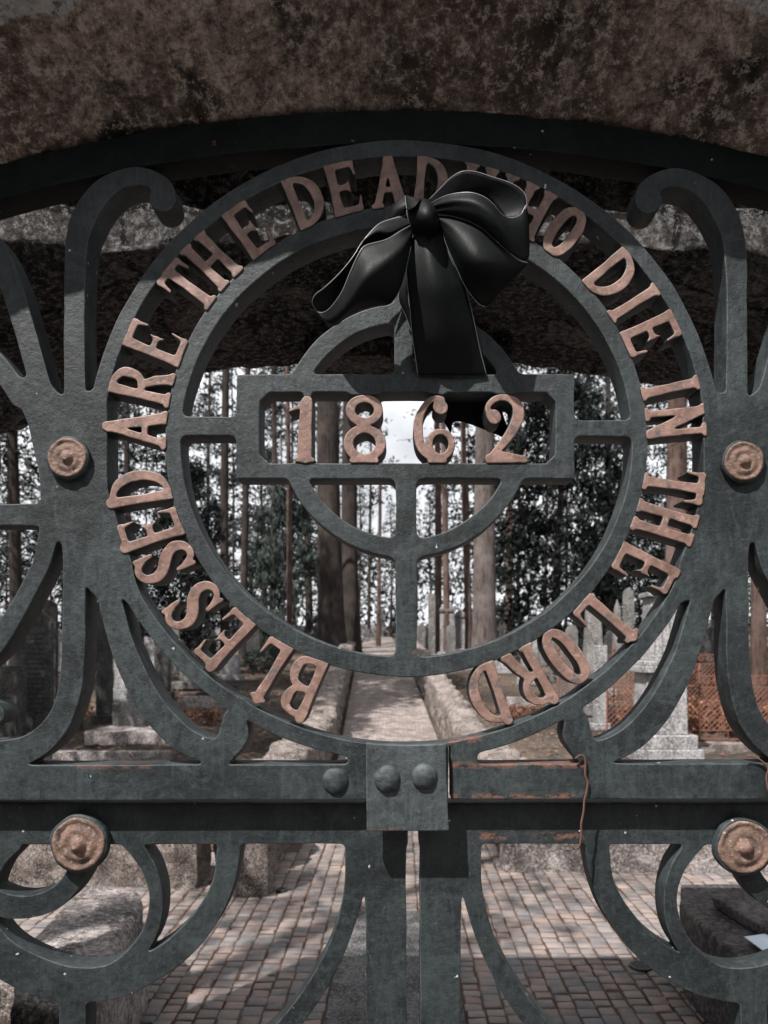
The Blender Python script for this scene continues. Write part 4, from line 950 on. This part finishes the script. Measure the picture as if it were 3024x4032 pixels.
# ------------------------------------------------------------------ graves
def headstone(px, t, w_, h, th=.12, kind='round', mat='headgrey', label='', name='headstone', rz=0, tilt=0, base=True, text=0):
    x, y = on(px, t); z = zg(y) - .03; o = empty(name, (x, y, z), label, 'obelisk' if kind == 'obelisk' else ('monument' if kind == 'pedestal' else 'headstone'))
    o.rotation_euler = (0, tilt, rz); m = M[mat]
    hb_ = .0
    if base:
        mb = MB(); mb.box(-w_ * .68, w_ * .68, -th * 1.3, th * 1.3, 0, .16); 
        if kind in ('pedestal', 'obelisk'): mb.box(-w_ * .56, w_ * .56, -w_ * .56, w_ * .56, .16, .34)
        bevel(mb.build('plinth', m, o, 40), .012); hb_ = .16 if kind not in ('pedestal', 'obelisk') else .34
    if kind in ('round', 'gothic', 'shoulder', 'flat', 'pediment'):
        pr = [(-w_ / 2, hb_)]
        if kind == 'round': pr += [(-w_ / 2, h - w_ / 2)] + [(w_ / 2 * math.cos(a), h - w_ / 2 + w_ / 2 * math.sin(a)) for a in np.linspace(math.pi, 0, 15)[1:-1]] + [(w_ / 2, h - w_ / 2)]
        if kind == 'gothic': pr += [(-w_ / 2, h - w_ * .6), (-w_ * .38, h - w_ * .3), (-w_ * .18, h - w_ * .1), (0, h), (w_ * .18, h - w_ * .1), (w_ * .38, h - w_ * .3), (w_ / 2, h - w_ * .6)]
        if kind == 'shoulder': pr += [(-w_ / 2, h - w_ * .42), (-w_ * .36, h - w_ * .42)] + [(w_ * .34 * math.cos(a), h - w_ * .34 + w_ * .34 * math.sin(a)) for a in np.linspace(math.pi, 0, 13)] + [(w_ * .36, h - w_ * .42), (w_ / 2, h - w_ * .42)]
        if kind == 'flat': pr += [(-w_ / 2, h), (w_ / 2, h)]
        if kind == 'pediment': pr += [(-w_ / 2, h * .86), (0, h), (w_ / 2, h * .86)]
        pr += [(w_ / 2, hb_)]; n = len(pr)
        v = [(a, -th / 2, b) for a, b in pr] + [(a, th / 2, b) for a, b in pr]
        f = [tuple(range(n)), tuple(range(2 * n - 1, n - 1, -1))] + [(i, n + i, n + (i + 1) % n, (i + 1) % n) for i in range(n)]
        bevel(pmesh('slab', v, f, m, o, 40), .01)
        if kind == 'pediment':
            mb = MB(); mb.box(-w_ * .56, w_ * .56, -th * .75, th * .75, h * .80, h * .85); bevel(mb.build('cornice', M['headgrey'], o, 40), .008)
        if text:
            mb = MB(); rr = random.Random(px)
            for i in range(text):
                zz = h * .80 - i * h * .62 / text; ww = w_ * rr.uniform(.22, .36); xx = -ww
                while xx < ww:
                    l_ = rr.uniform(.012, .03); mb.box(xx, min(xx + l_, ww), -th / 2 - .003, -th / 2 + .004, zz, zz + h * .018); xx += l_ + .012
            mb.build('inscription', M['inscr'], o, 40)
    elif kind == 'obelisk':
        mb = MB(); k = len(mb.v); a, b = w_ * .36, w_ * .20
        mb.add([(-a, -a, hb_), (a, -a, hb_), (a, a, hb_), (-a, a, hb_), (-b, -b, h * .88), (b, -b, h * .88), (b, b, h * .88), (-b, b, h * .88), (0, 0, h)],
               [(3, 2, 1, 0), (0, 1, 5, 4), (1, 2, 6, 5), (2, 3, 7, 6), (3, 0, 4, 7), (4, 5, 8), (5, 6, 8), (6, 7, 8), (7, 4, 8)])
        bevel(mb.build('shaft', m, o, 40), .008)
    elif kind == 'pedestal':
        mb = MB(); mb.box(-w_ * .42, w_ * .42, -w_ * .42, w_ * .42, hb_, h * .52, taper=.06); bevel(mb.build('die', m, o, 40), .012)
        mb = MB(); mb.box(-w_ * .5, w_ * .5, -w_ * .5, w_ * .5, h * .52, h * .56); mb.box(-w_ * .44, w_ * .44, -w_ * .44, w_ * .44, h * .561, h * .59); bevel(mb.build('cornice', m, o, 40), .01)
        mb = MB(); mb.box(-w_ * .30, w_ * .30, -w_ * .30, w_ * .30, h * .591, h * .97, taper=.14)
        for i in range(4): mb.box(-w_ * .26 + i * w_ * .15, -w_ * .20 + i * w_ * .15, -w_ * .315, -w_ * .28, h * .61, h * .90)
        bevel(mb.build('shaft', m, o, 40), .008)
        mb = MB(); mb.box(-w_ * .33, w_ * .33, -w_ * .33, w_ * .33, h * .971, h); bevel(mb.build('cap', m, o, 40), .01)
    return o
headstone(145, 11.6, .47, 1.92, .12, 'shoulder', 'headdark', 'tall dark headstone with many lines of inscription seen through the far left bars', text=16, base=False)
headstone(190, 12.9, .30, 2.02, .10, 'round', 'headdark', 'slim dark round topped headstone just behind the tall inscribed one')
headstone(28, 11.0, .42, 1.15, .3, 'flat', 'headdark', 'squat dark pedestal stone at the left edge of the photo', name='headstone')
headstone(70, 15.5, .40, 1.45, .12, 'gothic', 'headpale', 'pale pointed headstone between the dark stones at the far left')
headstone(412, 12.6, .24, 1.95, .14, 'flat', 'headdark', 'narrow dark grey pillar headstone left of the pale obelisk')
headstone(478, 14.2, .30, 1.25, .2, 'obelisk', 'headpale', 'small pale obelisk beside the narrow dark pillar stone', name='obelisk')
headstone(592, 17, .24, 1.05, .08, 'flat', 'headpale', 'narrow pale slab headstone seen beside the left of the ring')
headstone(640, 15, .30, 1.30, .1, 'shoulder', 'headdark', 'dark shouldered headstone left of the rubble wall')
headstone(330, 17, .36, 1.3, .1, 'round', 'headgrey', 'grey rounded headstone far behind the tall inscribed one')
headstone(760, 16.5, .5, .55, .3, 'flat', 'headgrey', 'low grey tomb block seen between the bottom left letters', name='tomb_block')
headstone(905, 17.5, .42, .62, .2, 'flat', 'headpale', 'low pale tomb block near the left wall of the path', name='tomb_block')
headstone(1180, 29, .3, .9, .1, 'round', 'headpale', 'small pale headstone under the drooping conifer')
headstone(1700, 24, .22, 2.0, .12, 'flat', 'headgrey', 'tall thin grey headstone just right of the iron cross bar')
headstone(1761, 25, .46, 1.82, .16, 'pediment', 'headpale', 'white slab headstone with a dark moulded cap near the path')
headstone(1812, 27, .42, 1.55, .16, 'pediment', 'headpale', 'white pedimented headstone in a dark frame behind the pink trunk')
headstone(1776, 20.5, .24, 1.15, .1, 'round', 'headgrey', 'small grey rounded headstone in front of the white slab')
headstone(1826, 19.5, .55, .55, .3, 'flat', 'headgrey', 'low grey tomb block at the foot of the big grey trunk', name='tomb_block')
headstone(1660, 27, .5, 1.0, .12, 'shoulder', 'headgrey', 'grey shouldered headstone beside the far path')
headstone(1955, 19, .5, .75, .3, 'flat', 'headpale', 'pale tomb block right of the big grey trunk', name='tomb_block')
headstone(2120, 21, .30, 1.2, .1, 'round', 'headgrey', 'grey rounded headstone under the dark yew')
headstone(2195, 17.5, .36, 1.0, .1, 'shoulder', 'headgrey', 'grey shouldered headstone seen through the letters at the lower right')
headstone(2335, 12.6, .50, 2.15, .2, 'obelisk', 'headgrey', 'grey pointed obelisk beside the pale slab at the lower right', name='obelisk')
headstone(2362, 11.9, .21, 1.35, .08, 'flat', 'headpale', 'narrow pale slab in front of the grey obelisk')
headstone(2430, 17, .30, 1.9, .2, 'obelisk', 'headgrey', 'slim grey obelisk behind the letters at the lower right', name='obelisk')
headstone(2475, 19, .26, 2.1, .12, 'gothic', 'headgrey', 'grey pointed headstone behind the slim obelisk')
headstone(2598, 10.3, .66, 2.2, .3, 'pedestal', 'headpale', 'big pale stepped monument with a fluted shaft, in front of the rusty railing', name='monument')
headstone(2800, 15.5, .6, 1.4, .2, 'shoulder', 'headdark', 'dark shouldered headstone behind the rusty railing')
headstone(2330, 15.5, .6, .5, .3, 'flat', 'headpale', 'low white tomb block beyond the lower right letters', name='tomb_block')
headstone(2560, 24, .4, 2.0, .12, 'round', 'headgrey', 'distant grey rounded headstone behind the monument')
headstone(1440, 38, .9, .7, .4, 'flat', 'headpale', 'pale tomb at the far end of the path', name='tomb_block')
headstone(1500, 41, .5, 1.6, .2, 'pedestal', 'headpale', 'pale monument closing the view along the path', name='monument')
headstone(1460, 36, .6, .6, .3, 'round', 'headgrey', 'low grey stone at the far bend of the path')
crowd = random.Random(21)
kinds_ = [('round', 'rounded'), ('shoulder', 'shouldered'), ('flat', 'square topped'), ('gothic', 'pointed')]
spots_ = [(540, 21), (680, 19), (600, 26), (720, 25), (815, 22), (860, 27), (1000, 24), (1090, 22), (455, 19), (240, 19), (60, 21), (1860, 30), (1985, 27), (2035, 30), (2150, 25), (2250, 20), (2300, 27), (2405, 21), (2520, 20), (2700, 21), (2760, 26), (2860, 18), (2230, 15), (2080, 17)]
for i, (px_, t_) in enumerate(spots_):
    k_, kn = kinds_[i % 4]; where = 'left' if px_ < 1500 else 'right'
    headstone(px_, t_, crowd.uniform(.3, .5), crowd.uniform(.7, 1.5), .1, k_, crowd.choice(['headdark', 'headgrey', 'headdark', 'headpale']), 'one of the distant headstones crowded under the trees %s of the path, %s' % (where, kn), tilt=crowd.uniform(-.05, .05))['group'] = 'distant %s headstones %s of the path' % (kn, where)
# kerbs and plinths on the left
def block_at(name, px0, px1, t, y_base, h, depth, mat, label, cat, seed=0):
    x0, x1 = on(px0, t)[0], on(px1, t)[0]; z = zg(t - D0) - .02
    o = rough_block(name, x0, x1, t - D0, t - D0 + depth, z, z + h, M[mat], None, .010, .05, rnd=.015, seed=seed); return tag(o, label, cat)
block_at('grave_kerb', 205, 668, 9.9, 0, .17, .16, 'pale', 'long pale lichened grave kerb just above the rail on the left', 'kerb stone', 1)
block_at('grave_kerb', 330, 650, 11.0, 0, .20, .8, 'pale', 'wider stone step of the grave behind the pale kerb', 'kerb stone', 2)
block_at('tomb_block', 440, 615, 12.0, 0, .42, .5, 'headgrey', 'grey stepped plinth stone behind the left grave kerb', 'tomb', 3)
block_at('grave_kerb', 2000, 2200, 14, 0, .2, .2, 'pale', 'short pale grave kerb right of the path wall', 'kerb stone', 5)
block_at('grave_kerb', 700, 930, 14, 0, .22, .2, 'pale', 'pale grave kerb left of the path wall', 'kerb stone', 6)
# kneeling angel
def statue(px, t):
    x, y = on(px, t); z = zg(y); o = empty('angel_statue', (x, y, z), 'small white kneeling angel on a pedestal, seen inside the ring at lower right', 'statue')
    bevel(MB().box(-.16, .16, -.16, .16, 0, .62).box(-.20, .20, -.20, .20, .621, .68).build('pedestal', M['headpale'], o, 40), .01)
    b = MB(); b.tube([(-.04, 0, .67), (-.03, 0, .80), (.02, 0, .92), (.05, -.02, 1.02), (.06, -.03, 1.07)], [.16, .14, .10, .10, .05], 14)
    b.tube([(.06, -.03, 1.05), (.08, -.05, 1.10), (.085, -.06, 1.15), (.08, -.06, 1.20)], [.04, .06, .062, .03], 12)
    b.tube([(.04, -.1, 1.02), (.10, -.16, .94), (.12, -.16, .99)], [.035, .03, .02], 8)
    b.build('figure', M['headpale'], o, 180)
    wv = [(-.05, .05, 1.02), (-.16, .10, 1.22), (-.22, .12, 1.10), (-.20, .12, .92), (-.12, .08, .84), (-.04, .05, .9)]
    wg = pmesh('wing', wv, [tuple(range(6))], M['headpale'], o, 40); md = wg.modifiers.new('t', 'SOLIDIFY'); md.thickness = .03
statue(2060, 23)

# ------------------------------------------------------------------ rusty grave railing
def railing(label, x0, x1, y, h, n_panels):
    t = empty('grave_railing', (0, 0, 0), label, 'railing'); z0 = zg(y) + .02
    pw = (x1 - x0) / n_panels
    for i in range(n_panels + 1):
        xp = x0 + pw * i; mb = MB(); mb.tube([(xp, y, z0), (xp, y, z0 + h + .06)], .014, 8); mb.tube([(xp, y, z0 + h + .05), (xp, y, z0 + h + .08), (xp, y, z0 + h + .12), (xp, y, z0 + h + .18)], [.012, .03, .02, .003], 8); mb.build('post', M['rust'], t, 60)
    for i in range(n_panels):
        a = x0 + pw * i + .014; b = a + pw - .028; mb = MB()
        for zz in (.10, .22, h - .16, h): mb.box(a, b, y - .007, y + .007, z0 + zz - .008, z0 + zz + .008)
        sp = .075; zz0, zz1 = z0 + .22, z0 + h - .16; H_l = zz1 - zz0; k = int((b - a + H_l) / sp) + 1
        for q in range(-1, k + 1):
            for sg in (1, -1):
                xs_ = a + q * sp if sg > 0 else b - q * sp; xe = xs_ - sg * H_l; p0 = [xs_, zz0]; p1 = [xe, zz1]
                # clip to the panel
                def clip(p, r_):
                    if p[0] < a: f = (a - p[0]) / (r_[0] - p[0]); return [a, p[1] + (r_[1] - p[1]) * f]
                    if p[0] > b: f = (b - p[0]) / (r_[0] - p[0]); return [b, p[1] + (r_[1] - p[1]) * f]
                    return p
                if max(p0[0], p1[0]) <= a or min(p0[0], p1[0]) >= b: continue
                c0, c1 = clip(p0, p1), clip(p1, p0); mb.tube([(c0[0], y + .003 * sg, c0[1]), (c1[0], y + .003 * sg, c1[1])], .0055, 5)
        ns = max(2, int((b - a) / .14))
        for q in range(ns):        # scrolls between the upper rails
            cx = a + (q + .5) * (b - a) / ns
            for sg in (1, -1):
                pts = [(cx + sg * (.012 + .045 * (1 - u) * 1.0) * math.cos(u * 8.5), y, z0 + h - .08 + (.012 + .045 * (1 - u)) * math.sin(u * 8.5)) for u in np.linspace(0, .9, 18)]
                mb.tube(pts, .0055, 5)
            mb.tube([(cx, y, z0 + .10), (cx, y, z0 + .22)], .006, 5)
        mb.build('panel', M['rust'], t, 60)
railing('rusty orange iron lattice railing round a grave, behind the lower right of the gate', on(2390, 10.8)[0], on(3300, 10.8)[0], 10.8 - D0, .98, 5)
railing('second rusty lattice railing standing further back on the right', on(2200, 13.4)[0], on(3500, 13.4)[0], 13.4 - D0, 1.0, 6)
# pale sarcophagus-like kerb behind, brown earth mound
tag(rough_block('grave_kerb', on(2720, 10.4)[0], on(3500, 10.4)[0], 9.28, 9.5, zg(9.3) - .04, zg(9.3) + .12, M['rubble'], None, .015, .05, rnd=.02, seed=11), 'rusty stained kerb below the orange lattice railing', 'kerb stone')

# ------------------------------------------------------------------ vegetation
def crown_mesh(name, kind, seed, mat):
    r_ = np.random.default_rng(seed); V = []; Fc = []
    def clump(c, size, n, leaf_, droop=0.0):
        for _ in range(n):
            p = np.array(c) + r_.normal(0, 1, 3) * size * np.array([1.25, 1.25, .34] if kind in ('pine', 'open') else [1, 1, .55]); u = r_.normal(0, 1, 3); u /= np.linalg.norm(u); v = r_.normal(0, 1, 3); v -= u * v.dot(u); v /= np.linalg.norm(v)
            s2 = leaf_ * r_.uniform(.5, 1.3); k = len(V)
            if droop: u = np.array([u[0] * .5, u[1] * .5, -abs(u[2]) - droop]); u /= np.linalg.norm(u)
            V.extend([tuple(p - v * s2 * .17), tuple(p + u * s2 * 1.25), tuple(p + v * s2 * .17)]); Fc.append((k, k + 1, k + 2))
            k = len(V); V.extend([tuple(p + u * s2 * .3 - v * s2 * .3), tuple(p + u * s2 * 1.1 + v * s2 * .2), tuple(p + u * s2 * .4 + v * s2 * .4)]); Fc.append((k, k + 1, k + 2))
    if kind == 'pine':      # unit: height 1 = z 0..1, radius about .22
        for i in range(150):
            z = r_.uniform(0, 1) ** .9; a = r_.uniform(0, 6.28); rad = (.24 * (1 - z) ** .6 + .03) * r_.uniform(.25, 1); clump((rad * math.cos(a), rad * math.sin(a), z - rad * .25), .021, 30, .0145)
    if kind == 'open':
        for i in range(100):
            z = r_.uniform(0, 1); a = r_.uniform(0, 6.28); rad = .22 * math.sin(math.pi * min(1, .15 + z * .85)) * r_.uniform(.3, 1); clump((rad * math.cos(a), rad * math.sin(a), z), .022, 32, .0145)
    if kind == 'yew':
        for i in range(420):
            z = r_.uniform(0, 1); a = r_.uniform(0, 6.28); rad = .30 * math.sqrt(max(0, 1 - (z - .35) ** 2 / .45)) * r_.uniform(.2, 1) ** .5; clump((rad * math.cos(a), rad * math.sin(a), z), .024, 30, .022)
    if kind == 'droop':
        for i in range(230):
            z = r_.uniform(0, 1); a = r_.uniform(0, 6.28); rad = (.30 * (1 - z) ** .75 + .02) * r_.uniform(.2, 1) ** .5; clump((rad * math.cos(a), rad * math.sin(a), z - rad * .45), .020, 34, .026, .8)
    if kind == 'shrub':
        for i in range(120):
            z = r_.uniform(0, 1); a = r_.uniform(0, 6.28); rad = .6 * math.sqrt(max(0, 1 - z * z)) * r_.uniform(.2, 1) ** .5; clump((rad * math.cos(a), rad * math.sin(a), z), .05, 26, .06)
    if kind == 'bracken':
        for i in range(90):
            a = r_.uniform(0, 6.28); rad = r_.uniform(0, 1) ** .5; z = r_.uniform(0, .35); clump((rad * math.cos(a), rad * math.sin(a), z), .06, 18, .09)
    me = bpy.data.meshes.new(name); me.from_pydata(V, [], Fc); me.materials.append(mat); return me
CR = {('pine', i): crown_mesh('crown', 'pine', 10 + i, M['leaf']) for i in range(3)}
CR.update({('open', i): crown_mesh('crown', 'open', 20 + i, M['leaf']) for i in range(3)})
CR[('yew', 0)] = crown_mesh('crown', 'yew', 30, M['leaf_yew']); CR[('droop', 0)] = crown_mesh('crown', 'droop', 31, M['leaf_grn']); CR[('droop', 1)] = crown_mesh('crown', 'droop', 32, M['leaf_grn'])
CR[('shrub', 0)] = crown_mesh('foliage', 'shrub', 33, M['leaf']); CR[('shrub', 1)] = crown_mesh('foliage', 'shrub', 34, M['leaf_grn'])
CR[('bracken', 0)] = crown_mesh('foliage', 'bracken', 35, M['leaf_brn']); CR[('bracken', 1)] = crown_mesh('foliage', 'bracken', 36, M['leaf'])
def trunk_mesh(r0, h, lean, seed, branches=10, b0=.25):
    rr = random.Random(seed); mb = MB(); pts = []; rad = []; n = 16
    for i in range(n + 1):
        u = i / n; pts.append((lean * u * h + .10 * math.sin(u * 5 + seed) * min(1, r0 * 6), .08 * math.sin(u * 4 + seed * 2), u * h)); rad.append(r0 * (1 - .62 * u) * (1 + .35 * math.exp(-u * 30)))
    mb.tube(pts, rad, 12)
    for k in range(branches):
        u = rr.uniform(b0, .95); i = int(u * n); p = pts[i]; a = rr.uniform(0, 6.28); L_ = rr.uniform(.6, 2.4) * (1.2 - u); d = rr.uniform(-.35, .25)
        mb.tube([p, (p[0] + math.cos(a) * L_ * .5, p[1] + math.sin(a) * L_ * .5, p[2] + d * L_ * .3), (p[0] + math.cos(a) * L_, p[1] + math.sin(a) * L_, p[2] + d * L_)], [r0 * .13, r0 * .08, .008], 5, False)
    return mb
tn = 0
def tree(px, t, wpx, h, bark, crown, c0, label, lean=0, cw=1.0, group='trees of the cemetery wood', branches=10, name='tree'):
    global tn; tn += 1
    x, y = on(px, t); z = zg(y) - .1; o = empty(name, (x, y, z), label, 'tree', group); o.rotation_euler = (0, 0, 0)
    r0 = wpx * t / F / 2
    tb = trunk_mesh(r0 * 1.15, h * .97, lean, tn, branches); tb.build('trunk', M[bark], o, 60)
    if crown:
        me = CR[crown]; c = bpy.data.objects.new('crown', me); col.objects.link(c); c.parent = o
        hh = h - c0; c.location = (lean * c0 * 1.0, 0, c0); c.scale = (hh * cw, hh * cw, hh * 1.03); c.rotation_euler = (0, 0, tn * 1.7)
    return o
# the trunks one can tell apart, left to right
tree(42, 15, 46, 16, 'bark_dark', ('open', 0), 4.5, 'dark trunk at the left edge of the photo behind the iron bars', cw=1.2)
tree(508, 26, 26, 18, 'bark_dark', ('open', 1), 6, 'dark slim trunk seen through the letter A on the left', cw=.9)
tree(820, 33, 16, 17, 'bark_dark', ('open', 2), 5, 'thin dark trunk just inside the ring on the left', .004, .9)
tree(895, 22, 33, 19, 'bark_dark', ('open', 0), 9.5, 'dark brown trunk left of the date frame', -.004, .5)
tree(968, 25, 27, 19, 'bark_dark', ('open', 1), 10, 'straight near black trunk under the left end of the date frame', 0, .5)
tree(1072, 28, 24, 18, 'bark_dark', ('open', 2), 9.5, 'thin dark trunk seen left of the figure 1', 0, .5)
tree(1131, 24, 21, 17, 'bark_pink', ('pine', 0), 11, 'slender pinkish trunk rising above the drooping conifer', .002, .5)
tree(1210, 29, 27, 18, 'bark_dark', ('pine', 1), 9.0, 'dark trunk left of the great double trunk', 0, .6)
tree(1302, 22, 92, 24, 'bark_dark', ('open', 0), 15, 'massive dark trunk left of the path, the left one of a close pair', 0, .5, branches=5)
tree(1389, 23.5, 64, 23, 'bark_dark', ('open', 2), 15, 'massive brown trunk left of the path, the right one of a close pair', -.002, .5, branches=5)
tree(1457, 36, 12, 17, 'bark_dark', ('open', 1), 11.5, 'very thin dark trunk left of the vertical iron bar', 0, .35)
tree(1492, 31, 15, 18, 'bark_pink', ('open', 2), 12.5, 'thin brown trunk against the vertical iron bar', 0, .35)
tree(1717, 27, 28, 18, 'bark_pink', ('open', 0), 10.5, 'pinkish brown trunk right of the vertical iron bar, the left of a pair', 0, .5)
tree(1750, 25, 25, 18, 'bark_pink', ('open', 1), 11.5, 'pale pink trunk right of the vertical iron bar, the right of a pair', -.002, .45)
tree(1842, 26, 26, 18, 'bark_pink', ('pine', 2), 9.5, 'leaning brown trunk between the pink pair and the grey trunk', -.010, .6)
tree(1915, 20, 82, 22, 'bark_grey', ('open', 2), 13, 'big grey trunk leaning slightly right, by the white headstones', .012, .5, branches=5)
tree(2012, 25, 27, 19, 'bark_pink', ('pine', 0), 9.5, 'slim trunk between the big grey trunk and the dark yew', 0, .5)
tree(2387, 24, 24, 18, 'bark_dark', ('pine', 1), 7.5, 'thin dark trunk at the right inner edge of the ring', 0, .7)
tree(2650, 17, 78, 19, 'bark_pink', ('open', 1), 9, 'wide brown trunk seen through the letters on the right', .004, .7, branches=5)
tree(2975, 12.5, 54, 17, 'bark_pink', ('open', 0), 7, 'brown trunk at the right edge of the photo behind the railing', -.006, .9)
tree(292, 12, 40, 13, 'bark_dark', ('yew', 0), 6.4, 'dark trunk hidden behind the left iron bars, its crown shading the graves', .02, 1.25, branches=4)
tree(2905, 12, 40, 13, 'bark_dark', ('yew', 0), 6.4, 'dark trunk hidden behind the right iron bars, its crown shading the railing', 0, 1.1, branches=4)
tree(-900, 8, 40, 12, 'bark_dark', ('yew', 0), 5.2, 'dark trunk beyond the left gate edge, out of the picture', 0, 1.2, branches=4)
tree(-500, 16, 40, 14, 'bark_dark', ('open', 0), 5, 'tall dark tree left of the graves, out of the picture', 0, 1.8, branches=4)
tree(VX - 3.35 * F / .42, .42, 1600, 11.5, 'bark_dark', ('open', 1), 6.6, 'tall dark tree left of the gateway, out of the picture, dappling the court', 0, 1.35, branches=8)
# crowded trees behind, their crowns fill the openings
rr = random.Random(5)
for i in range(34):
    t = rr.uniform(33, 56); px = -250 + i * (3500 / 34) + rr.uniform(-45, 45); sky_gap = 1370 < px < 1790
    h = rr.uniform(15, 20) if not sky_gap else rr.uniform(8.0, 9.5)
    kind = (('pine', i % 3) if rr.random() < .6 else ('open', i % 3))
    side_ = 'left of the path' if px < 1500 else 'right of the path'
    tree(px, t, rr.uniform(7, 14), h, 'bark_dark', kind, rr.uniform(1.6, 4), 'one of the crowded dark trees far behind, filling the wood %s' % side_, rr.uniform(-.01, .01), rr.uniform(.8, 1.1) if not sky_gap else .7, 'crowded trees far behind %s' % side_, 22)
tree(2205, 23, 34, 8.2, 'bark_dark', ('yew', 0), .3, 'broad near black yew inside the right of the ring', 0, .85, branches=3, name='yew_tree')
tree(1140, 27, 16, 6.4, 'bark_dark', ('droop', 0), .6, 'drooping green conifer left of the great double trunk', 0, .95, branches=3, name='conifer')
tree(1040, 31, 16, 5.4, 'bark_dark', ('droop', 1), .4, 'smaller drooping conifer further left, behind the ring', 0, 1.0, branches=3, name='conifer')
tree(735, 20, 20, 5.2, 'bark_dark', ('yew', 0), .2, 'dark bushy conifer behind the letters S on the left', 0, .7, branches=3, name='yew_tree')
tree(330, 21, 20, 5.6, 'bark_dark', ('pine', 1), .3, 'dark young conifer behind the bars on the left', 0, 1.4, branches=3, name='conifer')
tree(2480, 30, 20, 7.0, 'bark_dark', ('yew', 0), .3, 'dark bushy conifer behind the letters on the right', 0, .7, branches=3, name='yew_tree')
tree(2880, 26, 20, 8.0, 'bark_dark', ('pine', 2), .3, 'dark young conifer behind the bars on the right', 0, 1.4, branches=3, name='conifer')
def shrub(px, t, s_, key, label, zs=1.0, cat='shrub'):
    x, y = on(px, t); o = bpy.data.objects.new('shrub' if cat == 'shrub' else 'bracken', CR[key]); col.objects.link(o); o.location = (x, y, zg(y) - .02); o.scale = (s_, s_, s_ * zs); o.rotation_euler = (0, 0, px)
    tag(o, label, cat)
shrub(250, 13.2, .55, ('bracken', 0), 'brown dead bracken between the left headstones', 1.4, 'bracken')
shrub(700, 12.5, .7, ('bracken', 0), 'brown leaf litter and bracken left of the path wall', .8, 'bracken')
shrub(860, 14.5, .8, ('shrub', 0), 'low dark shrub left of the path wall', .5)
shrub(560, 15.5, .8, ('shrub', 0), 'low dark shrub behind the stepped plinth', .7)
shrub(1010, 19, .9, ('shrub', 1), 'green shrub beside the path below the letters on the left', .6)
shrub(2080, 13.0, .7, ('bracken', 0), 'orange brown bracken right of the path wall', .8, 'bracken')
shrub(2900, 12.2, 1.0, ('bracken', 0), 'orange brown bracken behind the lattice railing', 1.2, 'bracken')
shrub(2620, 12.4, .8, ('bracken', 0), 'brown bracken inside the railed grave by the monument', 1.1, 'bracken')
shrub(1660, 30, 1.0, ('shrub', 0), 'dark shrub beside the far path', .8)
shrub(930, 31, 1.5, ('shrub', 0), 'dark shrub between the slim trunks left of the great pair', 1.1)
shrub(790, 28, 1.3, ('shrub', 0), 'dark shrub at the left inner edge of the ring', 1.2)
shrub(600, 24, 1.2, ('shrub', 0), 'dark shrub behind the letters on the left', 1.3)
shrub(2330, 30, 1.4, ('shrub', 0), 'dark shrub right of the yew', 1.3)
shrub(2000, 33, 1.5, ('shrub', 0), 'dark shrub behind the angel statue', 1.2)
shrub(1570, 40, 1.2, ('shrub', 0), 'dark shrub closing the far end of the path', .9)
shrub(2730, 24, 1.3, ('shrub', 0), 'dark shrub behind the wide brown trunk', 1.3)
shrub(140, 22, 1.3, ('shrub', 0), 'dark shrub behind the inscribed headstone', 1.4)
shrub(1250, 33, 1.3, ('shrub', 0), 'dark shrub behind the double trunk', .9)
shrub(2250, 17, .7, ('shrub', 0), 'small dark shrub below the yew', .8)
# leaf litter
me = bpy.data.meshes.new('leaf_litter'); V = []; Fc = []
for i in range(9000):
    x = random.uniform(-7, 8); y = random.uniform(4.4, 24)
    if abs(x - path_x(y)) < 1.15: continue
    z = zg(y) + .012 + .10 * noise.noise(Vector((x * .8, y * .8, 0))) + .05 * noise.noise(Vector((x * 2.3, y * 2.3, 3))) + .02; s_ = random.uniform(.03, .07); a = random.uniform(0, 6.28); k = len(V)
    V += [(x, y, z), (x + s_ * math.cos(a), y + s_ * math.sin(a), z + random.uniform(-.01, .03)), (x + s_ * math.cos(a + 1.2), y + s_ * math.sin(a + 1.2), z + random.uniform(-.01, .03))]; Fc.append((k, k + 1, k + 2))
me.from_pydata(V, [], Fc); o = link('leaf_litter', me, M['leaf_brn']); tag(o, 'scattered brown leaves on the earth between the graves', None, None, 'stuff')
# far wood mass
rr = np.random.default_rng(3); V = []; Fc = []
for i in range(1900):
    x = rr.uniform(-34, 34); y = rr.uniform(56, 62); top = 8 + 3 * noise.noise(Vector((x * .3, 0, 0)))
    if abs(x + .5) < 1.7: top = 5.5
    z = zg(56) + rr.uniform(-.3, top)
    for _ in range(15):
        p = np.array((x, y, z)) + rr.normal(0, .42, 3) * np.array([1.6, 1, .6]); u = rr.normal(0, .2, 3); v = rr.normal(0, .16, 3); k = len(V); V += [tuple(p), tuple(p + u), tuple(p + v)]; Fc.append((k, k + 1, k + 2))
me = bpy.data.meshes.new('far_wood'); me.from_pydata(V, [], Fc); o = link('far_wood', me, M['leaf']); tag(o, 'dark band of far off woodland foliage closing the view', None, None, 'stuff')

# unseen leafy wall added behind the camera to keep sky light off the gate
hb_ = MB(); n = 90
for i in range(n + 1):
    pass
V = []; Fc = []; nu, nv = 120, 40
for i in range(nu + 1):
    for j in range(nv + 1):
        x = -16 + 32 * i / nu; v = j / nv * math.pi; y = -8.5 + 1.6 * math.cos(v); z = 5.6 * math.sin(v) ** .35
        d = noise.noise(Vector((x * .9, y, z))) * .5 + noise.noise(Vector((x * 4, y * 4, z * 4))) * .25
        V.append((x, y + d, max(0, z + d * (1 if 0 < j < nv else 0))))
for i in range(nu):
    for j in range(nv): Fc.append((i * (nv + 1) + j, (i + 1) * (nv + 1) + j, (i + 1) * (nv + 1) + j + 1, i * (nv + 1) + j + 1))
tag(pmesh('sky_blocker', V, Fc, M['leaf'], None, 180), 'added unseen leafy wall facing the gate, made up to block sky light', 'sky_blocker')
